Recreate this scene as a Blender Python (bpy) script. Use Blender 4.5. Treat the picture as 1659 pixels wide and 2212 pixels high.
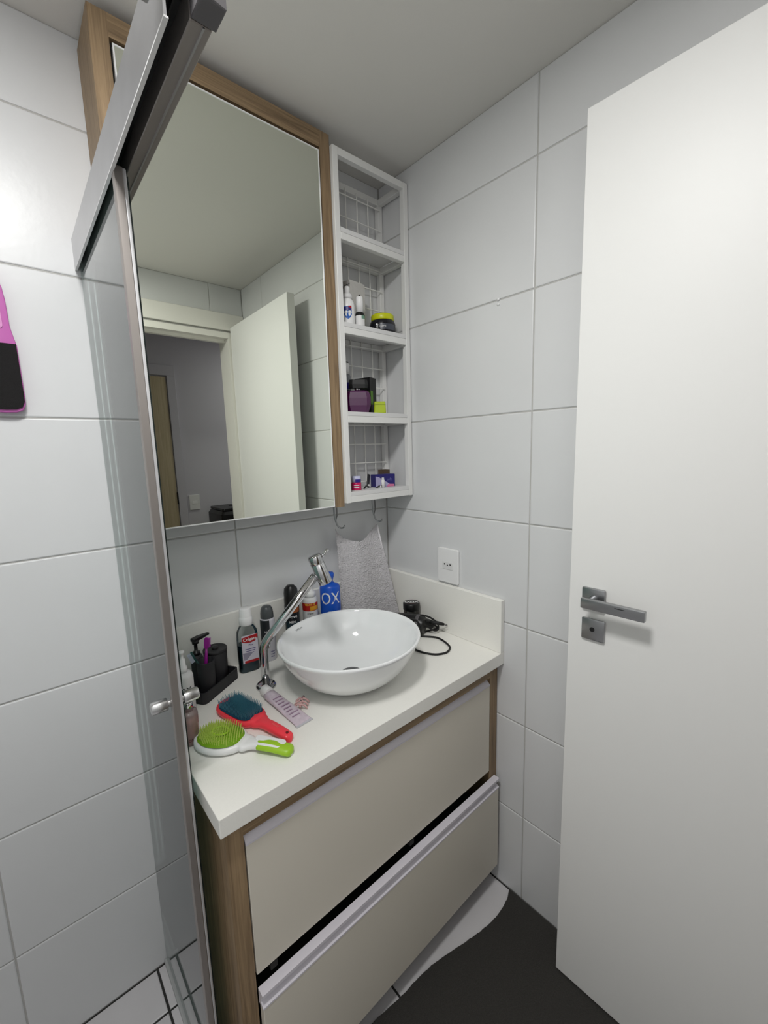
import bpy, bmesh, math, random
from mathutils import Vector, Matrix, Euler, noise
random.seed(7)
PI = math.pi
sc = bpy.context.scene
for o in list(bpy.data.objects): bpy.data.objects.remove(o)
COL = sc.collection

# ------------------------------------------------------------------ camera
F_PX, W_PX = 911.85, 1659.0
YAW, PIT, ROL = 0.7183, -0.1478, -0.0292
CAM = Vector((-1.0775, -1.2145, 1.4579))
fw = Vector((math.sin(YAW)*math.cos(PIT), math.cos(YAW)*math.cos(PIT), math.sin(PIT)))
r0 = Vector((math.cos(YAW), -math.sin(YAW), 0)); u0 = r0.cross(fw)
rt = r0*math.cos(ROL) + u0*math.sin(ROL); up = -r0*math.sin(ROL) + u0*math.cos(ROL)
cd = bpy.data.cameras.new('camera'); cam = bpy.data.objects.new('camera', cd); COL.objects.link(cam)
cd.sensor_fit = 'HORIZONTAL'; cd.sensor_width = 36; cd.lens = F_PX/W_PX*36; cd.clip_start = 0.02
cam.matrix_world = Matrix(((rt.x, up.x, -fw.x, CAM.x), (rt.y, up.y, -fw.y, CAM.y), (rt.z, up.z, -fw.z, CAM.z), (0, 0, 0, 1)))
sc.camera = cam
# ------------------------------------------------------------------ world, exposure, lamp strengths
wd = bpy.data.worlds.new('world'); sc.world = wd; wd.use_nodes = True
wd.node_tree.nodes['Background'].inputs[0].default_value = (0.6, 0.65, 0.7, 1)
wd.node_tree.nodes['Background'].inputs[1].default_value = 0.05
sc.view_settings.view_transform = 'Standard'; sc.view_settings.look = 'None'
sc.view_settings.gamma = 1; sc.view_settings.use_curve_mapping = False
sc.view_settings.exposure = 0.80
sc.cycles.max_bounces = 7; sc.cycles.adaptive_threshold = 0.035
LAMP = (-1.06, -0.90, 2.356)
LAMP_WATT = 52.0*3.1416*0.23**2
HALL_FILL_WATT = 2.9

# ------------------------------------------------------------------ materials
def lin(c):
    return tuple((x/12.92 if x <= 0.04045 else ((x+0.055)/1.055)**2.4) for x in [v/255.0 for v in c])
MATS = {}
def mat(name, rgb, rough=0.5, metal=0.0, spec=0.5, noise_amt=0.0, nscale=40, bump=0.0, bscale=200, coat=0.0,
        sheen=0.0, trans=0.0, alpha=1.0, stretch=None, emit=0.0):
    if name in MATS: return MATS[name]
    m = bpy.data.materials.new(name); m.use_nodes = True; nt = m.node_tree
    b = nt.nodes['Principled BSDF']; c = lin(rgb)
    b.inputs['Base Color'].default_value = (*c, 1); b.inputs['Roughness'].default_value = rough
    b.inputs['Metallic'].default_value = metal; b.inputs['Specular IOR Level'].default_value = spec
    b.inputs['Coat Weight'].default_value = coat; b.inputs['Sheen Weight'].default_value = sheen
    b.inputs['Transmission Weight'].default_value = trans; b.inputs['Alpha'].default_value = alpha
    if emit:
        b.inputs['Emission Color'].default_value = (*c, 1); b.inputs['Emission Strength'].default_value = emit
    tc = None
    def coords():
        nonlocal tc
        if tc is None:
            tc = nt.nodes.new('ShaderNodeTexCoord')
            if stretch:
                mp = nt.nodes.new('ShaderNodeMapping'); mp.inputs['Scale'].default_value = stretch
                nt.links.new(tc.outputs['Object'], mp.inputs[0]); tc = mp
        return tc.outputs[0] if stretch else tc.outputs['Object']
    if noise_amt:
        n = nt.nodes.new('ShaderNodeTexNoise'); n.inputs['Scale'].default_value = nscale; n.inputs['Detail'].default_value = 5
        nt.links.new(coords(), n.inputs['Vector'])
        rp = nt.nodes.new('ShaderNodeValToRGB'); rp.color_ramp.elements[0].position = 0.3; rp.color_ramp.elements[1].position = 0.7
        rp.color_ramp.elements[0].color = (*[x*(1-noise_amt) for x in c], 1)
        rp.color_ramp.elements[1].color = (*[min(1, x*(1+noise_amt)) for x in c], 1)
        nt.links.new(n.outputs[0], rp.inputs[0]); nt.links.new(rp.outputs[0], b.inputs['Base Color'])
    if bump:
        n2 = nt.nodes.new('ShaderNodeTexNoise'); n2.inputs['Scale'].default_value = bscale; n2.inputs['Detail'].default_value = 2
        nt.links.new(coords(), n2.inputs['Vector'])
        bp = nt.nodes.new('ShaderNodeBump'); bp.inputs['Strength'].default_value = bump; bp.inputs['Distance'].default_value = 0.002
        nt.links.new(n2.outputs[0], bp.inputs['Height']); nt.links.new(bp.outputs[0], b.inputs['Normal'])
    MATS[name] = m; return m

def wood(name, axis, c1=(104, 84, 62), c2=(172, 146, 112)):
    m = bpy.data.materials.new(name); m.use_nodes = True; nt = m.node_tree; b = nt.nodes['Principled BSDF']
    tc = nt.nodes.new('ShaderNodeTexCoord'); mp = nt.nodes.new('ShaderNodeMapping')
    s = [60, 60, 60]; s['xyz'.index(axis)] = 2.2; mp.inputs['Scale'].default_value = s
    n = nt.nodes.new('ShaderNodeTexNoise'); n.inputs['Scale'].default_value = 1.6; n.inputs['Detail'].default_value = 9
    n.inputs['Roughness'].default_value = 0.65; n.inputs['Distortion'].default_value = 0.6
    rp = nt.nodes.new('ShaderNodeValToRGB'); e = rp.color_ramp.elements
    e[0].position = 0.28; e[0].color = (*lin(c1), 1); e[1].position = 0.72; e[1].color = (*lin(c2), 1)
    nt.links.new(tc.outputs['Object'], mp.inputs[0]); nt.links.new(mp.outputs[0], n.inputs['Vector'])
    nt.links.new(n.outputs[0], rp.inputs[0]); nt.links.new(rp.outputs[0], b.inputs['Base Color'])
    bp = nt.nodes.new('ShaderNodeBump'); bp.inputs['Strength'].default_value = 0.15; bp.inputs['Distance'].default_value = 0.001
    nt.links.new(n.outputs[0], bp.inputs['Height']); nt.links.new(bp.outputs[0], b.inputs['Normal'])
    b.inputs['Roughness'].default_value = 0.5
    MATS[name] = m; return m

def thin_glass(name, tint, rough=0.02, gloss=1.0, diffuse=None, dmix=0.0, streak=False):
    """clear pane or plastic wall: straight-through tinted light plus a Fresnel reflection, optionally a milky share"""
    m = bpy.data.materials.new(name); m.use_nodes = True; nt = m.node_tree; nt.nodes.clear()
    out = nt.nodes.new('ShaderNodeOutputMaterial')
    tr = nt.nodes.new('ShaderNodeBsdfTransparent'); tr.inputs[0].default_value = (*lin(tint), 1)
    gl = nt.nodes.new('ShaderNodeBsdfGlossy'); gl.inputs['Roughness'].default_value = rough; gl.inputs[0].default_value = (gloss, gloss, gloss, 1)
    fr = nt.nodes.new('ShaderNodeFresnel'); fr.inputs[0].default_value = 1.45
    mx = nt.nodes.new('ShaderNodeMixShader'); nt.links.new(fr.outputs[0], mx.inputs[0])
    base = tr.outputs[0]
    if dmix:
        df = nt.nodes.new('ShaderNodeBsdfDiffuse'); df.inputs[0].default_value = (*lin(diffuse), 1)
        tl = nt.nodes.new('ShaderNodeBsdfTranslucent'); tl.inputs[0].default_value = (*lin(diffuse), 1)
        m3 = nt.nodes.new('ShaderNodeMixShader'); m3.inputs[0].default_value = 0.5
        nt.links.new(df.outputs[0], m3.inputs[1]); nt.links.new(tl.outputs[0], m3.inputs[2])
        m2 = nt.nodes.new('ShaderNodeMixShader'); m2.inputs[0].default_value = dmix
        nt.links.new(tr.outputs[0], m2.inputs[1]); nt.links.new(m3.outputs[0], m2.inputs[2]); base = m2.outputs[0]
    nt.links.new(base, mx.inputs[1]); nt.links.new(gl.outputs[0], mx.inputs[2]); nt.links.new(mx.outputs[0], out.inputs[0])
    MATS[name] = m; return m

M_TILE = mat('wall_tile_glaze', (220, 221, 222), 0.33, spec=0.45, noise_amt=0.012, nscale=6, bump=0.10, bscale=60)
M_GROUT = mat('grout', (186, 185, 182), 0.9)
M_FTILE = mat('floor_tile_glaze', (212, 210, 212), 0.35, noise_amt=0.02, nscale=12)
M_FGROUT = mat('floor_grout', (48, 47, 46), 0.9)
M_CEIL = mat('ceiling_paint', (226, 224, 219), 0.9, bump=0.06, bscale=350)
M_PAINT = mat('hall_paint', (196, 194, 202), 0.85)
M_DOOR = mat('door_lacquer', (240, 240, 238), 0.44, spec=0.42, bump=0.05, bscale=18)
M_TRIM = mat('casing_lacquer', (238, 236, 230), 0.4)
M_COUNTER = mat('countertop_stone', (247, 246, 240), 0.32, noise_amt=0.015, nscale=350)
M_CERAMIC = mat('ceramic', (250, 252, 253), 0.06, coat=0.4)
M_CHROME = mat('chrome', (205, 205, 207), 0.08, 1.0)
M_SATIN = mat('satin_nickel', (166, 167, 169), 0.30, 1.0)
M_ALU = mat('aluminium_profile', (186, 186, 188), 0.34, 0.85, noise_amt=0.04, nscale=20, stretch=(30, 1, 1))
M_STILE = mat('stile_aluminium', (158, 152, 148), 0.4, 0.7)
M_RUBBER = mat('black_rubber', (14, 14, 15), 0.55)
M_CAPGREY = mat('grey_plastic_cap', (86, 84, 86), 0.5)
M_WOODZ = wood('oak_vertical', 'z'); M_WOODX = wood('oak_horizontal', 'x')
M_DRAWER = mat('drawer_laminate', (226, 220, 207), 0.42)
M_HANDLE = mat('handle_profile', (226, 222, 230), 0.4)
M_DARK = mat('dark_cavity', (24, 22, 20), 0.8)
M_MIRROR = mat('mirror_silver', (238, 242, 231), 0.0, 1.0)
M_WHITEMETAL = mat('white_powdercoat', (236, 236, 234), 0.42)
M_WIRE = mat('white_wire', (244, 244, 240), 0.4)
M_WHITE = mat('white_plastic', (240, 240, 240), 0.32)
M_WHITE2 = mat('white_matte_plastic', (226, 226, 226), 0.5)
M_BLACKPL = mat('black_plastic', (18, 18, 19), 0.35)
M_BLACKMATT = mat('black_matte_resin', (38, 38, 41), 0.6)
M_MAT = mat('mat_fabric', (46, 44, 41), 0.95, noise_amt=0.22, nscale=260, bump=0.7, bscale=420, sheen=0.2)
M_TOWEL = mat('terry_cloth', (252, 248, 253), 0.95, noise_amt=0.06, nscale=330, bump=0.6, bscale=420, sheen=0.4)
M_GLASS = thin_glass('shower_glass', (232, 243, 240), 0.03, diffuse=(200, 220, 216), dmix=0.11)
M_LAMP = mat('lamp_diffuser', (255, 252, 246), 0.5, emit=1.0)
M_LAMPH = mat('hall_fill_diffuser', (255, 250, 245), 0.5, emit=1.0)
M_DRAIN = mat('drain_metal', (70, 70, 72), 0.25, 1.0)

# ------------------------------------------------------------------ mesh helpers
def box(bm, x0, x1, y0, y1, z0, z1, bev=0.0, seg=1):
    mt = Matrix.Translation(((x0+x1)/2, (y0+y1)/2, (z0+z1)/2)) @ Matrix.Diagonal((abs(x1-x0), abs(y1-y0), abs(z1-z0), 1))
    r = bmesh.ops.create_cube(bm, size=1, matrix=mt)
    if bev:
        es = list({e for v in r['verts'] for e in v.link_edges})
        bmesh.ops.bevel(bm, geom=es, offset=bev, segments=seg, profile=0.5, affect='EDGES', clamp_overlap=True)
    return bm
def B(*a, **k):
    return box(bmesh.new(), *a, **k)
def lathe(bm, prof, seg=40, c=(0, 0, 0), sx=1, sy=1, mtx=None, cap0=True, cap1=True):
    rings = []
    for r, z in prof:
        if r < 1e-6:
            p = Vector((c[0], c[1], c[2]+z)); rings.append([bm.verts.new(mtx @ p if mtx else p)])
        else:
            ring = []
            for i in range(seg):
                a = 2*PI*i/seg; p = Vector((c[0]+r*sx*math.cos(a), c[1]+r*sy*math.sin(a), c[2]+z))
                ring.append(bm.verts.new(mtx @ p if mtx else p))
            rings.append(ring)
    for a, b in zip(rings, rings[1:]):
        for i in range(seg):
            j = (i+1) % seg
            if len(a) == 1 and len(b) == 1: continue
            if len(a) == 1: bm.faces.new((a[0], b[j], b[i]))
            elif len(b) == 1: bm.faces.new((a[i], a[j], b[0]))
            else: bm.faces.new((a[i], a[j], b[j], b[i]))
    if cap0 and len(rings[0]) > 1: bm.faces.new(list(reversed(rings[0])))
    if cap1 and len(rings[-1]) > 1: bm.faces.new(rings[-1])
    return bm
def L(prof, **k):
    return lathe(bmesh.new(), prof, **k)
def catmull(pts, n=8):
    pts = [Vector(p) for p in pts]; out = []
    P = [pts[0]*2-pts[1]] + pts + [pts[-1]*2-pts[-2]]
    for i in range(1, len(P)-2):
        a, b, c, d = P[i-1:i+3]
        for k in range(n):
            t = k/n
            out.append(0.5*((2*b)+(c-a)*t+(2*a-5*b+4*c-d)*t*t+(3*b-a-3*c+d)*t**3))
    out.append(pts[-1]); return out
def tube(bm, pts, r, seg=12, cap=True):
    pts = [Vector(p) for p in pts]; rr = r if isinstance(r, (list, tuple)) else [r]*len(pts)
    t0 = (pts[1]-pts[0]).normalized(); n = t0.orthogonal().normalized(); rings = []
    for i, p in enumerate(pts):
        t = (pts[min(i+1, len(pts)-1)]-pts[max(i-1, 0)]).normalized()
        n = (n - t*n.dot(t)).normalized(); b = t.cross(n)
        rings.append([bm.verts.new(p + (n*math.cos(2*PI*k/seg)+b*math.sin(2*PI*k/seg))*rr[i]) for k in range(seg)])
    for a, b in zip(rings, rings[1:]):
        for k in range(seg): bm.faces.new((a[k], a[(k+1) % seg], b[(k+1) % seg], b[k]))
    if cap: bm.faces.new(list(reversed(rings[0]))); bm.faces.new(rings[-1])
    return bm
def T(pts, r, **k):
    return tube(bmesh.new(), pts, r, **k)
def prism(outline, h0, h1, axis='z', bev=0.0, seg=2):
    """closed 2-D outline extruded between h0 and h1 along axis"""
    bm = bmesh.new()
    def P(a, b, h): return {'z': (a, b, h), 'y': (a, h, b), 'x': (h, a, b)}[axis]
    lo = [bm.verts.new(P(a, b, h0)) for a, b in outline]; hi = [bm.verts.new(P(a, b, h1)) for a, b in outline]
    n = len(outline)
    f0 = bm.faces.new(lo); f1 = bm.faces.new(hi)
    for i in range(n): bm.faces.new((lo[i], lo[(i+1) % n], hi[(i+1) % n], hi[i]))
    bmesh.ops.recalc_face_normals(bm, faces=bm.faces)
    if bev:
        es = list(set(f0.edges) | set(f1.edges))
        bmesh.ops.bevel(bm, geom=es, offset=bev, segments=seg, profile=0.5, affect='EDGES', clamp_overlap=True)
    return bm
def rrect(w, d, r, n=5, cx=0, cy=0):
    out = []
    for qx, qy, a0 in ((1, 1, 0), (-1, 1, 90), (-1, -1, 180), (1, -1, 270)):
        for k in range(n+1):
            a = math.radians(a0+90*k/n)
            out.append((cx+qx*(w/2-r)+r*math.cos(a), cy+qy*(d/2-r)+r*math.sin(a)))
    return out
def loft(sections, cap=True):
    """sections: list of equal-length vertex rings"""
    bm = bmesh.new(); rings = [[bm.verts.new(p) for p in s] for s in sections]; n = len(rings[0])
    for a, b in zip(rings, rings[1:]):
        for i in range(n): bm.faces.new((a[i], a[(i+1) % n], b[(i+1) % n], b[i]))
    if cap: bm.faces.new(list(reversed(rings[0]))); bm.faces.new(rings[-1])
    bmesh.ops.recalc_face_normals(bm, faces=bm.faces); return bm
def rod(bm, a, b, r, seg=16):
    return tube(bm, [a, b], r, seg=seg)
def xf(bm, m):
    bmesh.ops.transform(bm, matrix=m, verts=bm.verts); return bm
def text(s, size, r=None, depth=0.0003, loc=(0, 0, 0), align='CENTER', bold=0.0, wide=1.0):
    """lettering facing -y at z=loc.z; wrapped on a cylinder of radius r when given"""
    cu = bpy.data.curves.new('lettering', 'FONT'); cu.body = s; cu.size = size; cu.align_x = align; cu.align_y = 'CENTER'
    cu.extrude = depth/2; cu.offset = bold; cu.resolution_u = 3
    ob = bpy.data.objects.new('lettering_tmp', cu); COL.objects.link(ob)
    dg = bpy.context.evaluated_depsgraph_get(); me = bpy.data.meshes.new_from_object(ob.evaluated_get(dg))
    bm = bmesh.new(); bm.from_mesh(me)
    bpy.data.objects.remove(ob); bpy.data.curves.remove(cu); bpy.data.meshes.remove(me)
    for v in bm.verts:
        x, y, z = v.co; x = x*wide
        if r:
            a = x/r; v.co = Vector(((r+z+depth/2)*math.sin(a)+loc[0], -(r+z+depth/2)*math.cos(a)+loc[1], y+loc[2]))
        else: v.co = Vector((x+loc[0], -z-depth/2+loc[1], y+loc[2]))
    return bm
def cyl_patch(r, a0, a1, z0, z1, n=16, thick=0.0003, zfun=None):
    """label patch on a cylinder about z, angles from -y front, positive toward +x"""
    bm = bmesh.new(); cols = []
    for i in range(n+1):
        t = i/n; a = a0+(a1-a0)*t; R = r+thick
        lo, hi = (z0, z1) if zfun is None else zfun(t)
        cols.append((bm.verts.new((R*math.sin(a), -R*math.cos(a), lo)), bm.verts.new((R*math.sin(a), -R*math.cos(a), hi))))
    for a, b in zip(cols, cols[1:]): bm.faces.new((a[0], b[0], b[1], a[1]))
    return bm
ORG = {}
def obj(name, bm, m, parent=None, smooth=False, world=False, kind=None, label=None, auto=None):
    if world and parent is not None:
        bmesh.ops.translate(bm, verts=bm.verts, vec=-ORG[parent.name])
    if smooth or auto:
        for f in bm.faces: f.smooth = True
        if auto:
            for e in bm.edges:
                if len(e.link_faces) == 2 and e.calc_face_angle(0) > math.radians(auto): e.smooth = False
    me = bpy.data.meshes.new(name); bm.to_mesh(me); bm.free()
    if isinstance(m, str): m = MATS[m]
    me.materials.append(m)
    o = bpy.data.objects.new(name, me); COL.objects.link(o)
    if parent is not None: o.parent = parent; ORG[o.name] = ORG.get(parent.name, Vector())
    else: ORG[o.name] = Vector()
    if kind: o['kind'] = kind
    if label: o['label'] = label
    return o
def tag(o, label, cat, group=None, kind=None):
    o['label'] = label; o['category'] = cat
    if group: o['group'] = group
    if kind: o['kind'] = kind
    return o
def thing(name, label, cat, loc=(0, 0, 0), rotz=0.0, group=None, kind=None):
    o = bpy.data.objects.new(name, None); COL.objects.link(o); o.empty_display_size = 0.05
    o.location = loc; o.rotation_euler = (0, 0, rotz); ORG[o.name] = Vector(loc)
    return tag(o, label, cat, group, kind)
def inst(src, name, parent, loc):
    o = bpy.data.objects.new(name, src.data); COL.objects.link(o); o.parent = parent; o.location = loc; return o

# ================================================================== STRUCTURE
HC = 2.356; DFAR = -1.447; XL = -1.75
ZJ = [0.0] + [0.298+0.3125*k for k in range(7)] + [HC]
GAP = 0.0028
def struct(name, bm, m, label, cat):
    return tag(obj(name, bm, m), label, cat, kind='structure')
TILE_CACHE = {}
def tile_piece(parent, axis, a0, a1, b0, b1, m, sgn=1, name='tile', thick=0.010, bev=0.0028):
    """one tile: a-range, b-range in wall coordinates; 'y' wall faces -y, 'Y' faces +y, 'x' faces -x, 'z' floor faces +z"""
    w = round(a1-a0-GAP, 4); h = round(b1-b0-GAP, 4); key = (axis, w, h, m.name)
    cx, cy = (a0+a1)/2, (b0+b1)/2
    loc = {'y': (cx, 0, cy), 'Y': (cx, DFAR, cy), 'x': (0, cx, cy), 'z': (cx, cy, 0)}[axis]
    if key in TILE_CACHE:
        return inst(TILE_CACHE[key], name, parent, loc)
    bm = bmesh.new()
    if axis == 'y': box(bm, -w/2, w/2, 0, thick, -h/2, h/2)
    elif axis == 'Y': box(bm, -w/2, w/2, -thick, 0, -h/2, h/2)
    elif axis == 'x': box(bm, 0, thick, -w/2, w/2, -h/2, h/2)
    else: box(bm, -w/2, w/2, -h/2, h/2, -thick, 0)
    nrm = {'y': (0, -1, 0), 'Y': (0, 1, 0), 'x': (-1, 0, 0), 'z': (0, 0, 1)}[axis]
    f = [f for f in bm.faces if f.normal.dot(Vector(nrm)) > 0.9][0]
    bmesh.ops.bevel(bm, geom=list(f.edges), offset=bev, segments=2, profile=0.5, affect='EDGES')
    o = obj(name, bm, m, parent); o.location = loc; TILE_CACHE[key] = o; return o

wall_back = struct('wall_back', B(XL-0.1, 0.1, 0.0022, 0.12, -0.02, HC+0.02), M_GROUT, 'back wall of light grey tiles behind the mirror and basin', 'wall')
xj = [0.0, -0.601, -1.206, XL]
for k in range(8):
    for i in range(3): tile_piece(wall_back, 'y', xj[i+1], xj[i], ZJ[k], ZJ[k+1], M_TILE)
wall_right = struct('wall_right', B(0.0022, 0.12, DFAR-0.1, 0.0022, -0.02, HC+0.02), M_GROUT, 'right wall of light grey tiles beside the open door', 'wall')
yj = [0.0, -0.602, -1.204, DFAR]
for k in range(8):
    for i in range(3): tile_piece(wall_right, 'x', yj[i+1], yj[i], ZJ[k], ZJ[k+1], M_TILE)
# far wall with the door opening, seen in the mirror
OX0, OX1, OZ = -0.735, -0.075, 2.115
bm = bmesh.new()
box(bm, XL-0.1, OX0, DFAR-0.12, DFAR-0.0022, -0.02, HC+0.02); box(bm, OX1, 0.0022, DFAR-0.12, DFAR-0.0022, -0.02, HC+0.02)
box(bm, OX0, OX1, DFAR-0.12, DFAR-0.0022, OZ, HC+0.02)
wall_front = struct('wall_front', bm, M_GROUT, 'tiled wall with the doorway, seen in the mirror', 'wall')
fx = [0.0, -0.178, -0.78, -1.38, XL]
for i in range(4): tile_piece(wall_front, 'Y', fx[i+1], fx[i], ZJ[7], HC, M_TILE)
for k in range(7):
    tile_piece(wall_front, 'Y', -1.38, OX0-0.06, ZJ[k], ZJ[k+1], M_TILE); tile_piece(wall_front, 'Y', XL, -1.38, ZJ[k], ZJ[k+1], M_TILE)
wall_left = struct('wall_left', B(XL-0.1, XL, DFAR, 0.0022, -0.02, HC+0.02), M_TILE, 'left wall of the shower corner, outside the picture', 'wall')
ceiling = struct('ceiling', B(XL-0.1, 0.1, DFAR-0.12, 0.1, HC, HC+0.05), M_CEIL, 'plain white plaster ceiling', 'ceiling')
floor = struct('floor', B(XL-0.1, 0.1, DFAR-0.12, 0.1, -0.08, -0.0022), M_FGROUT, 'white square floor tiles with dark joints', 'floor')
fxs = [0.0, -0.461, -0.932, -1.403, XL]; fys = [0.0, -0.125, -0.596, -1.067, DFAR]
GAP = 0.005
for i in range(4):
    for j in range(4): tile_piece(floor, 'z', fxs[i+1], fxs[i], fys[j+1], fys[j], M_FTILE)

# door casing (seen in the mirror) and open door leaf
t = thing('trim_1', 'white door casing around the doorway, seen in the mirror', 'door casing', (OX0, DFAR, 0), kind='structure')
obj('casing_head', B(OX0-0.06, -0.003, DFAR, DFAR+0.012, 2.125, 2.212, bev=0.002), M_TRIM, t, world=True)
obj('casing_post', B(OX0-0.06, OX0+0.01, DFAR, DFAR+0.012, 0.0, 2.125, bev=0.002), M_TRIM, t, world=True)
obj('casing_post', B(OX1-0.0, -0.003, DFAR, DFAR+0.012, 0.0, 2.125, bev=0.002), M_TRIM, t, world=True)
obj('jamb_head', B(OX0, OX1, DFAR-0.125, DFAR+0.004, 2.085, 2.115), M_TRIM, t, world=True)
obj('jamb_post', B(OX0, OX0+0.03, DFAR-0.125, DFAR+0.004, 0.0, 2.085), M_TRIM, t, world=True)
obj('jamb_post', B(OX1-0.02, OX1, DFAR-0.125, DFAR+0.004, 0.0, 2.085), M_TRIM, t, world=True)
obj('door_stop', B(OX0+0.03, OX1-0.02, DFAR-0.06, DFAR-0.04, 2.07, 2.085), M_TRIM, t, world=True)

DX, DY0, DY1 = -0.084, -0.768, -1.432
DT = 0.036; DZ0, DZ1 = 0.012, 2.138
HY = -1.432
door = thing('door_1', 'open white flush door with satin lever handle', 'door', (DX+DT, HY, 0), kind='structure')
obj('door_leaf', B(DX, DX+DT, DY1, DY0, DZ0, DZ1, bev=0.0015, seg=2), M_DOOR, door, world=True)
# handle set on the face that looks to the room
rose = obj('handle_rose', B(DX-0.009, DX, -0.851, -0.800, 1.076, 1.127, bev=0.003, seg=2), M_SATIN, door, world=True, label='square satin metal rose behind the lever', auto=40)
lev = obj('door_handle', prism(rrect(0.1295, 0.0235, 0.002, 2, -0.878, 1.102), DX-0.049, DX-0.037, 'x', bev=0.002), M_SATIN, door, world=True, label='flat satin metal lever handle', auto=40)
obj('handle_neck', T([(DX-0.008, -0.827, 1.102), (DX-0.038, -0.827, 1.102)], 0.0095, seg=20), M_SATIN, door, world=True, auto=40)
lock = obj('lock_plate', B(DX-0.007, DX, -0.853, -0.801, 1.001, 1.053, bev=0.003, seg=2), M_SATIN, door, world=True, label='square satin lock plate below the lever', auto=40)
obj('keyhole', T([(DX-0.0078, -0.826, 1.028), (DX-0.0065, -0.826, 1.028)], 0.0055, seg=16), M_RUBBER, lock, world=True)
obj('lever_slot', B(DX-0.0495, DX-0.0488, -0.905, -0.885, 1.1065, 1.108), M_RUBBER, lev, world=True)
door.rotation_euler = (0, 0, math.radians(1.4))
for hz in (0.25, 1.05, 1.88):
    obj('hinge', T([(DX+DT-0.004, DY1-0.006, hz), (DX+DT-0.004, DY1-0.006, hz+0.08)], 0.006, seg=10), M_SATIN, door, world=True)

# hallway beyond the door (mirror only)
HYF = -2.60
hall_wall = struct('wall_hallway', B(-1.4, 1.6, HYF-0.08, HYF, -0.02, 2.5), M_PAINT, 'plain grey hallway wall, seen in the mirror', 'wall')
struct('wall_hallway_end', B(1.5, 1.6, HYF, DFAR-0.12, -0.02, 2.5), M_PAINT, 'end wall of the hallway, out of sight', 'wall')
struct('wall_hallway_left', B(-1.5, -1.4, HYF, DFAR-0.12, -0.02, 2.5), M_PAINT, 'left end of the hallway, out of sight', 'wall')
struct('wall_hallway_near', B(0.10, 1.6, DFAR-0.12, DFAR-0.02, -0.02, 2.5), M_PAINT, 'hallway side wall right of the bathroom, out of sight', 'wall')
struct('ceiling_hallway', B(-1.5, 1.6, HYF-0.08, DFAR-0.12, 2.42, 2.5), M_CEIL, 'hallway ceiling beyond the doorway', 'ceiling')
struct('floor_hallway', B(-1.5, 1.6, HYF-0.08, DFAR-0.12, -0.08, 0.0), mat('hall_floor', (150, 128, 104), 0.5), 'hallway floor beyond the doorway', 'floor')
d2 = thing('door_2', 'cream wooden door in the hallway, seen in the mirror', 'door', (-0.5, HYF+0.001, 0), kind='structure')
obj('door_leaf', B(-0.92, -0.128, HYF+0.001, HYF+0.012, 0.01, 2.04), wood('cream_wood', 'z', (176, 160, 128), (206, 192, 160)), d2, world=True)
obj('casing_post', B(-0.122, -0.062, HYF+0.001, HYF+0.02, 0, 2.05, bev=0.002), M_PAINT, d2, world=True)
obj('casing_post', B(-0.99, -0.926, HYF+0.001, HYF+0.02, 0, 2.05, bev=0.002), M_PAINT, d2, world=True)
obj('casing_head', B(-0.99, -0.062, HYF+0.001, HYF+0.02, 2.05, 2.125, bev=0.002), M_PAINT, d2, world=True)
obj('hinge', T([(-0.125, HYF+0.016, 1.08), (-0.125, HYF+0.016, 1.17)], 0.006, seg=8), M_RUBBER, d2, world=True)
po = thing('power_outlet', 'white outlet plate on the hallway wall, in the mirror', 'outlet', (0.0, HYF, 1.08))
obj('plate', B(-0.04, 0.04, 0.0005, 0.008, -0.06, 0.06, bev=0.002), M_WHITE2, po)
obj('socket_insert', B(-0.02, 0.02, 0.008, 0.010, -0.012, 0.012), M_WHITE, po)
hc = thing('hall_cabinet', 'low cabinet under the black printer in the hallway', 'cabinet', (0.33, -2.40, 0))
obj('body', B(-0.28, 0.28, -0.18, 0.2, 0.05, 0.86, bev=0.003), M_TRIM, hc)
obj('plinth', B(-0.26, 0.26, -0.17, 0.19, 0.0, 0.05), M_DARK, hc)
obj('top', B(-0.29, 0.29, -0.19, 0.205, 0.86, 0.885, bev=0.003), M_TRIM, hc)
pr = thing('printer', 'black printer in the hallway, seen in the mirror', 'printer', (0.30, -2.41, 0.885))
obj('body', loft([[(x, y, 0) for x, y in rrect(0.42, 0.30, 0.02)], [(x, y, 0.02) for x, y in rrect(0.43, 0.31, 0.02)], [(x, y, 0.11) for x, y in rrect(0.43, 0.31, 0.02)], [(x, y, 0.135) for x, y in rrect(0.40, 0.28, 0.02)]]), M_BLACKPL, pr, auto=30)
obj('scanner_lid', prism(rrect(0.40, 0.29, 0.02), 0.138, 0.156, bev=0.004), M_BLACKPL, pr)
obj('paper_tray', xf(B(-0.13, 0.13, 0.10, 0.16, 0.156, 0.162, bev=0.002), Matrix.Rotation(0.12, 4, 'X')), M_RUBBER, pr)
obj('output_slot', B(-0.14, 0.14, 0.150, 0.158, 0.03, 0.07), M_RUBBER, pr)
hl = thing('hall_fill_lamp', 'added fill lamp on the hallway ceiling, out of sight', 'lamp', (0.85, -2.1, 2.42))  # lamp added out of view to brighten the hallway, no known fitting
obj('rim', L([(0.0, 0), (0.13, 0), (0.13, -0.03), (0.115, -0.03)], seg=32), M_WHITE2, hl)
obj('diffuser', L([(0.115, -0.028), (0.08, -0.036), (0.0, -0.04)], seg=32, cap0=False), M_LAMPH, hl)

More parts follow.
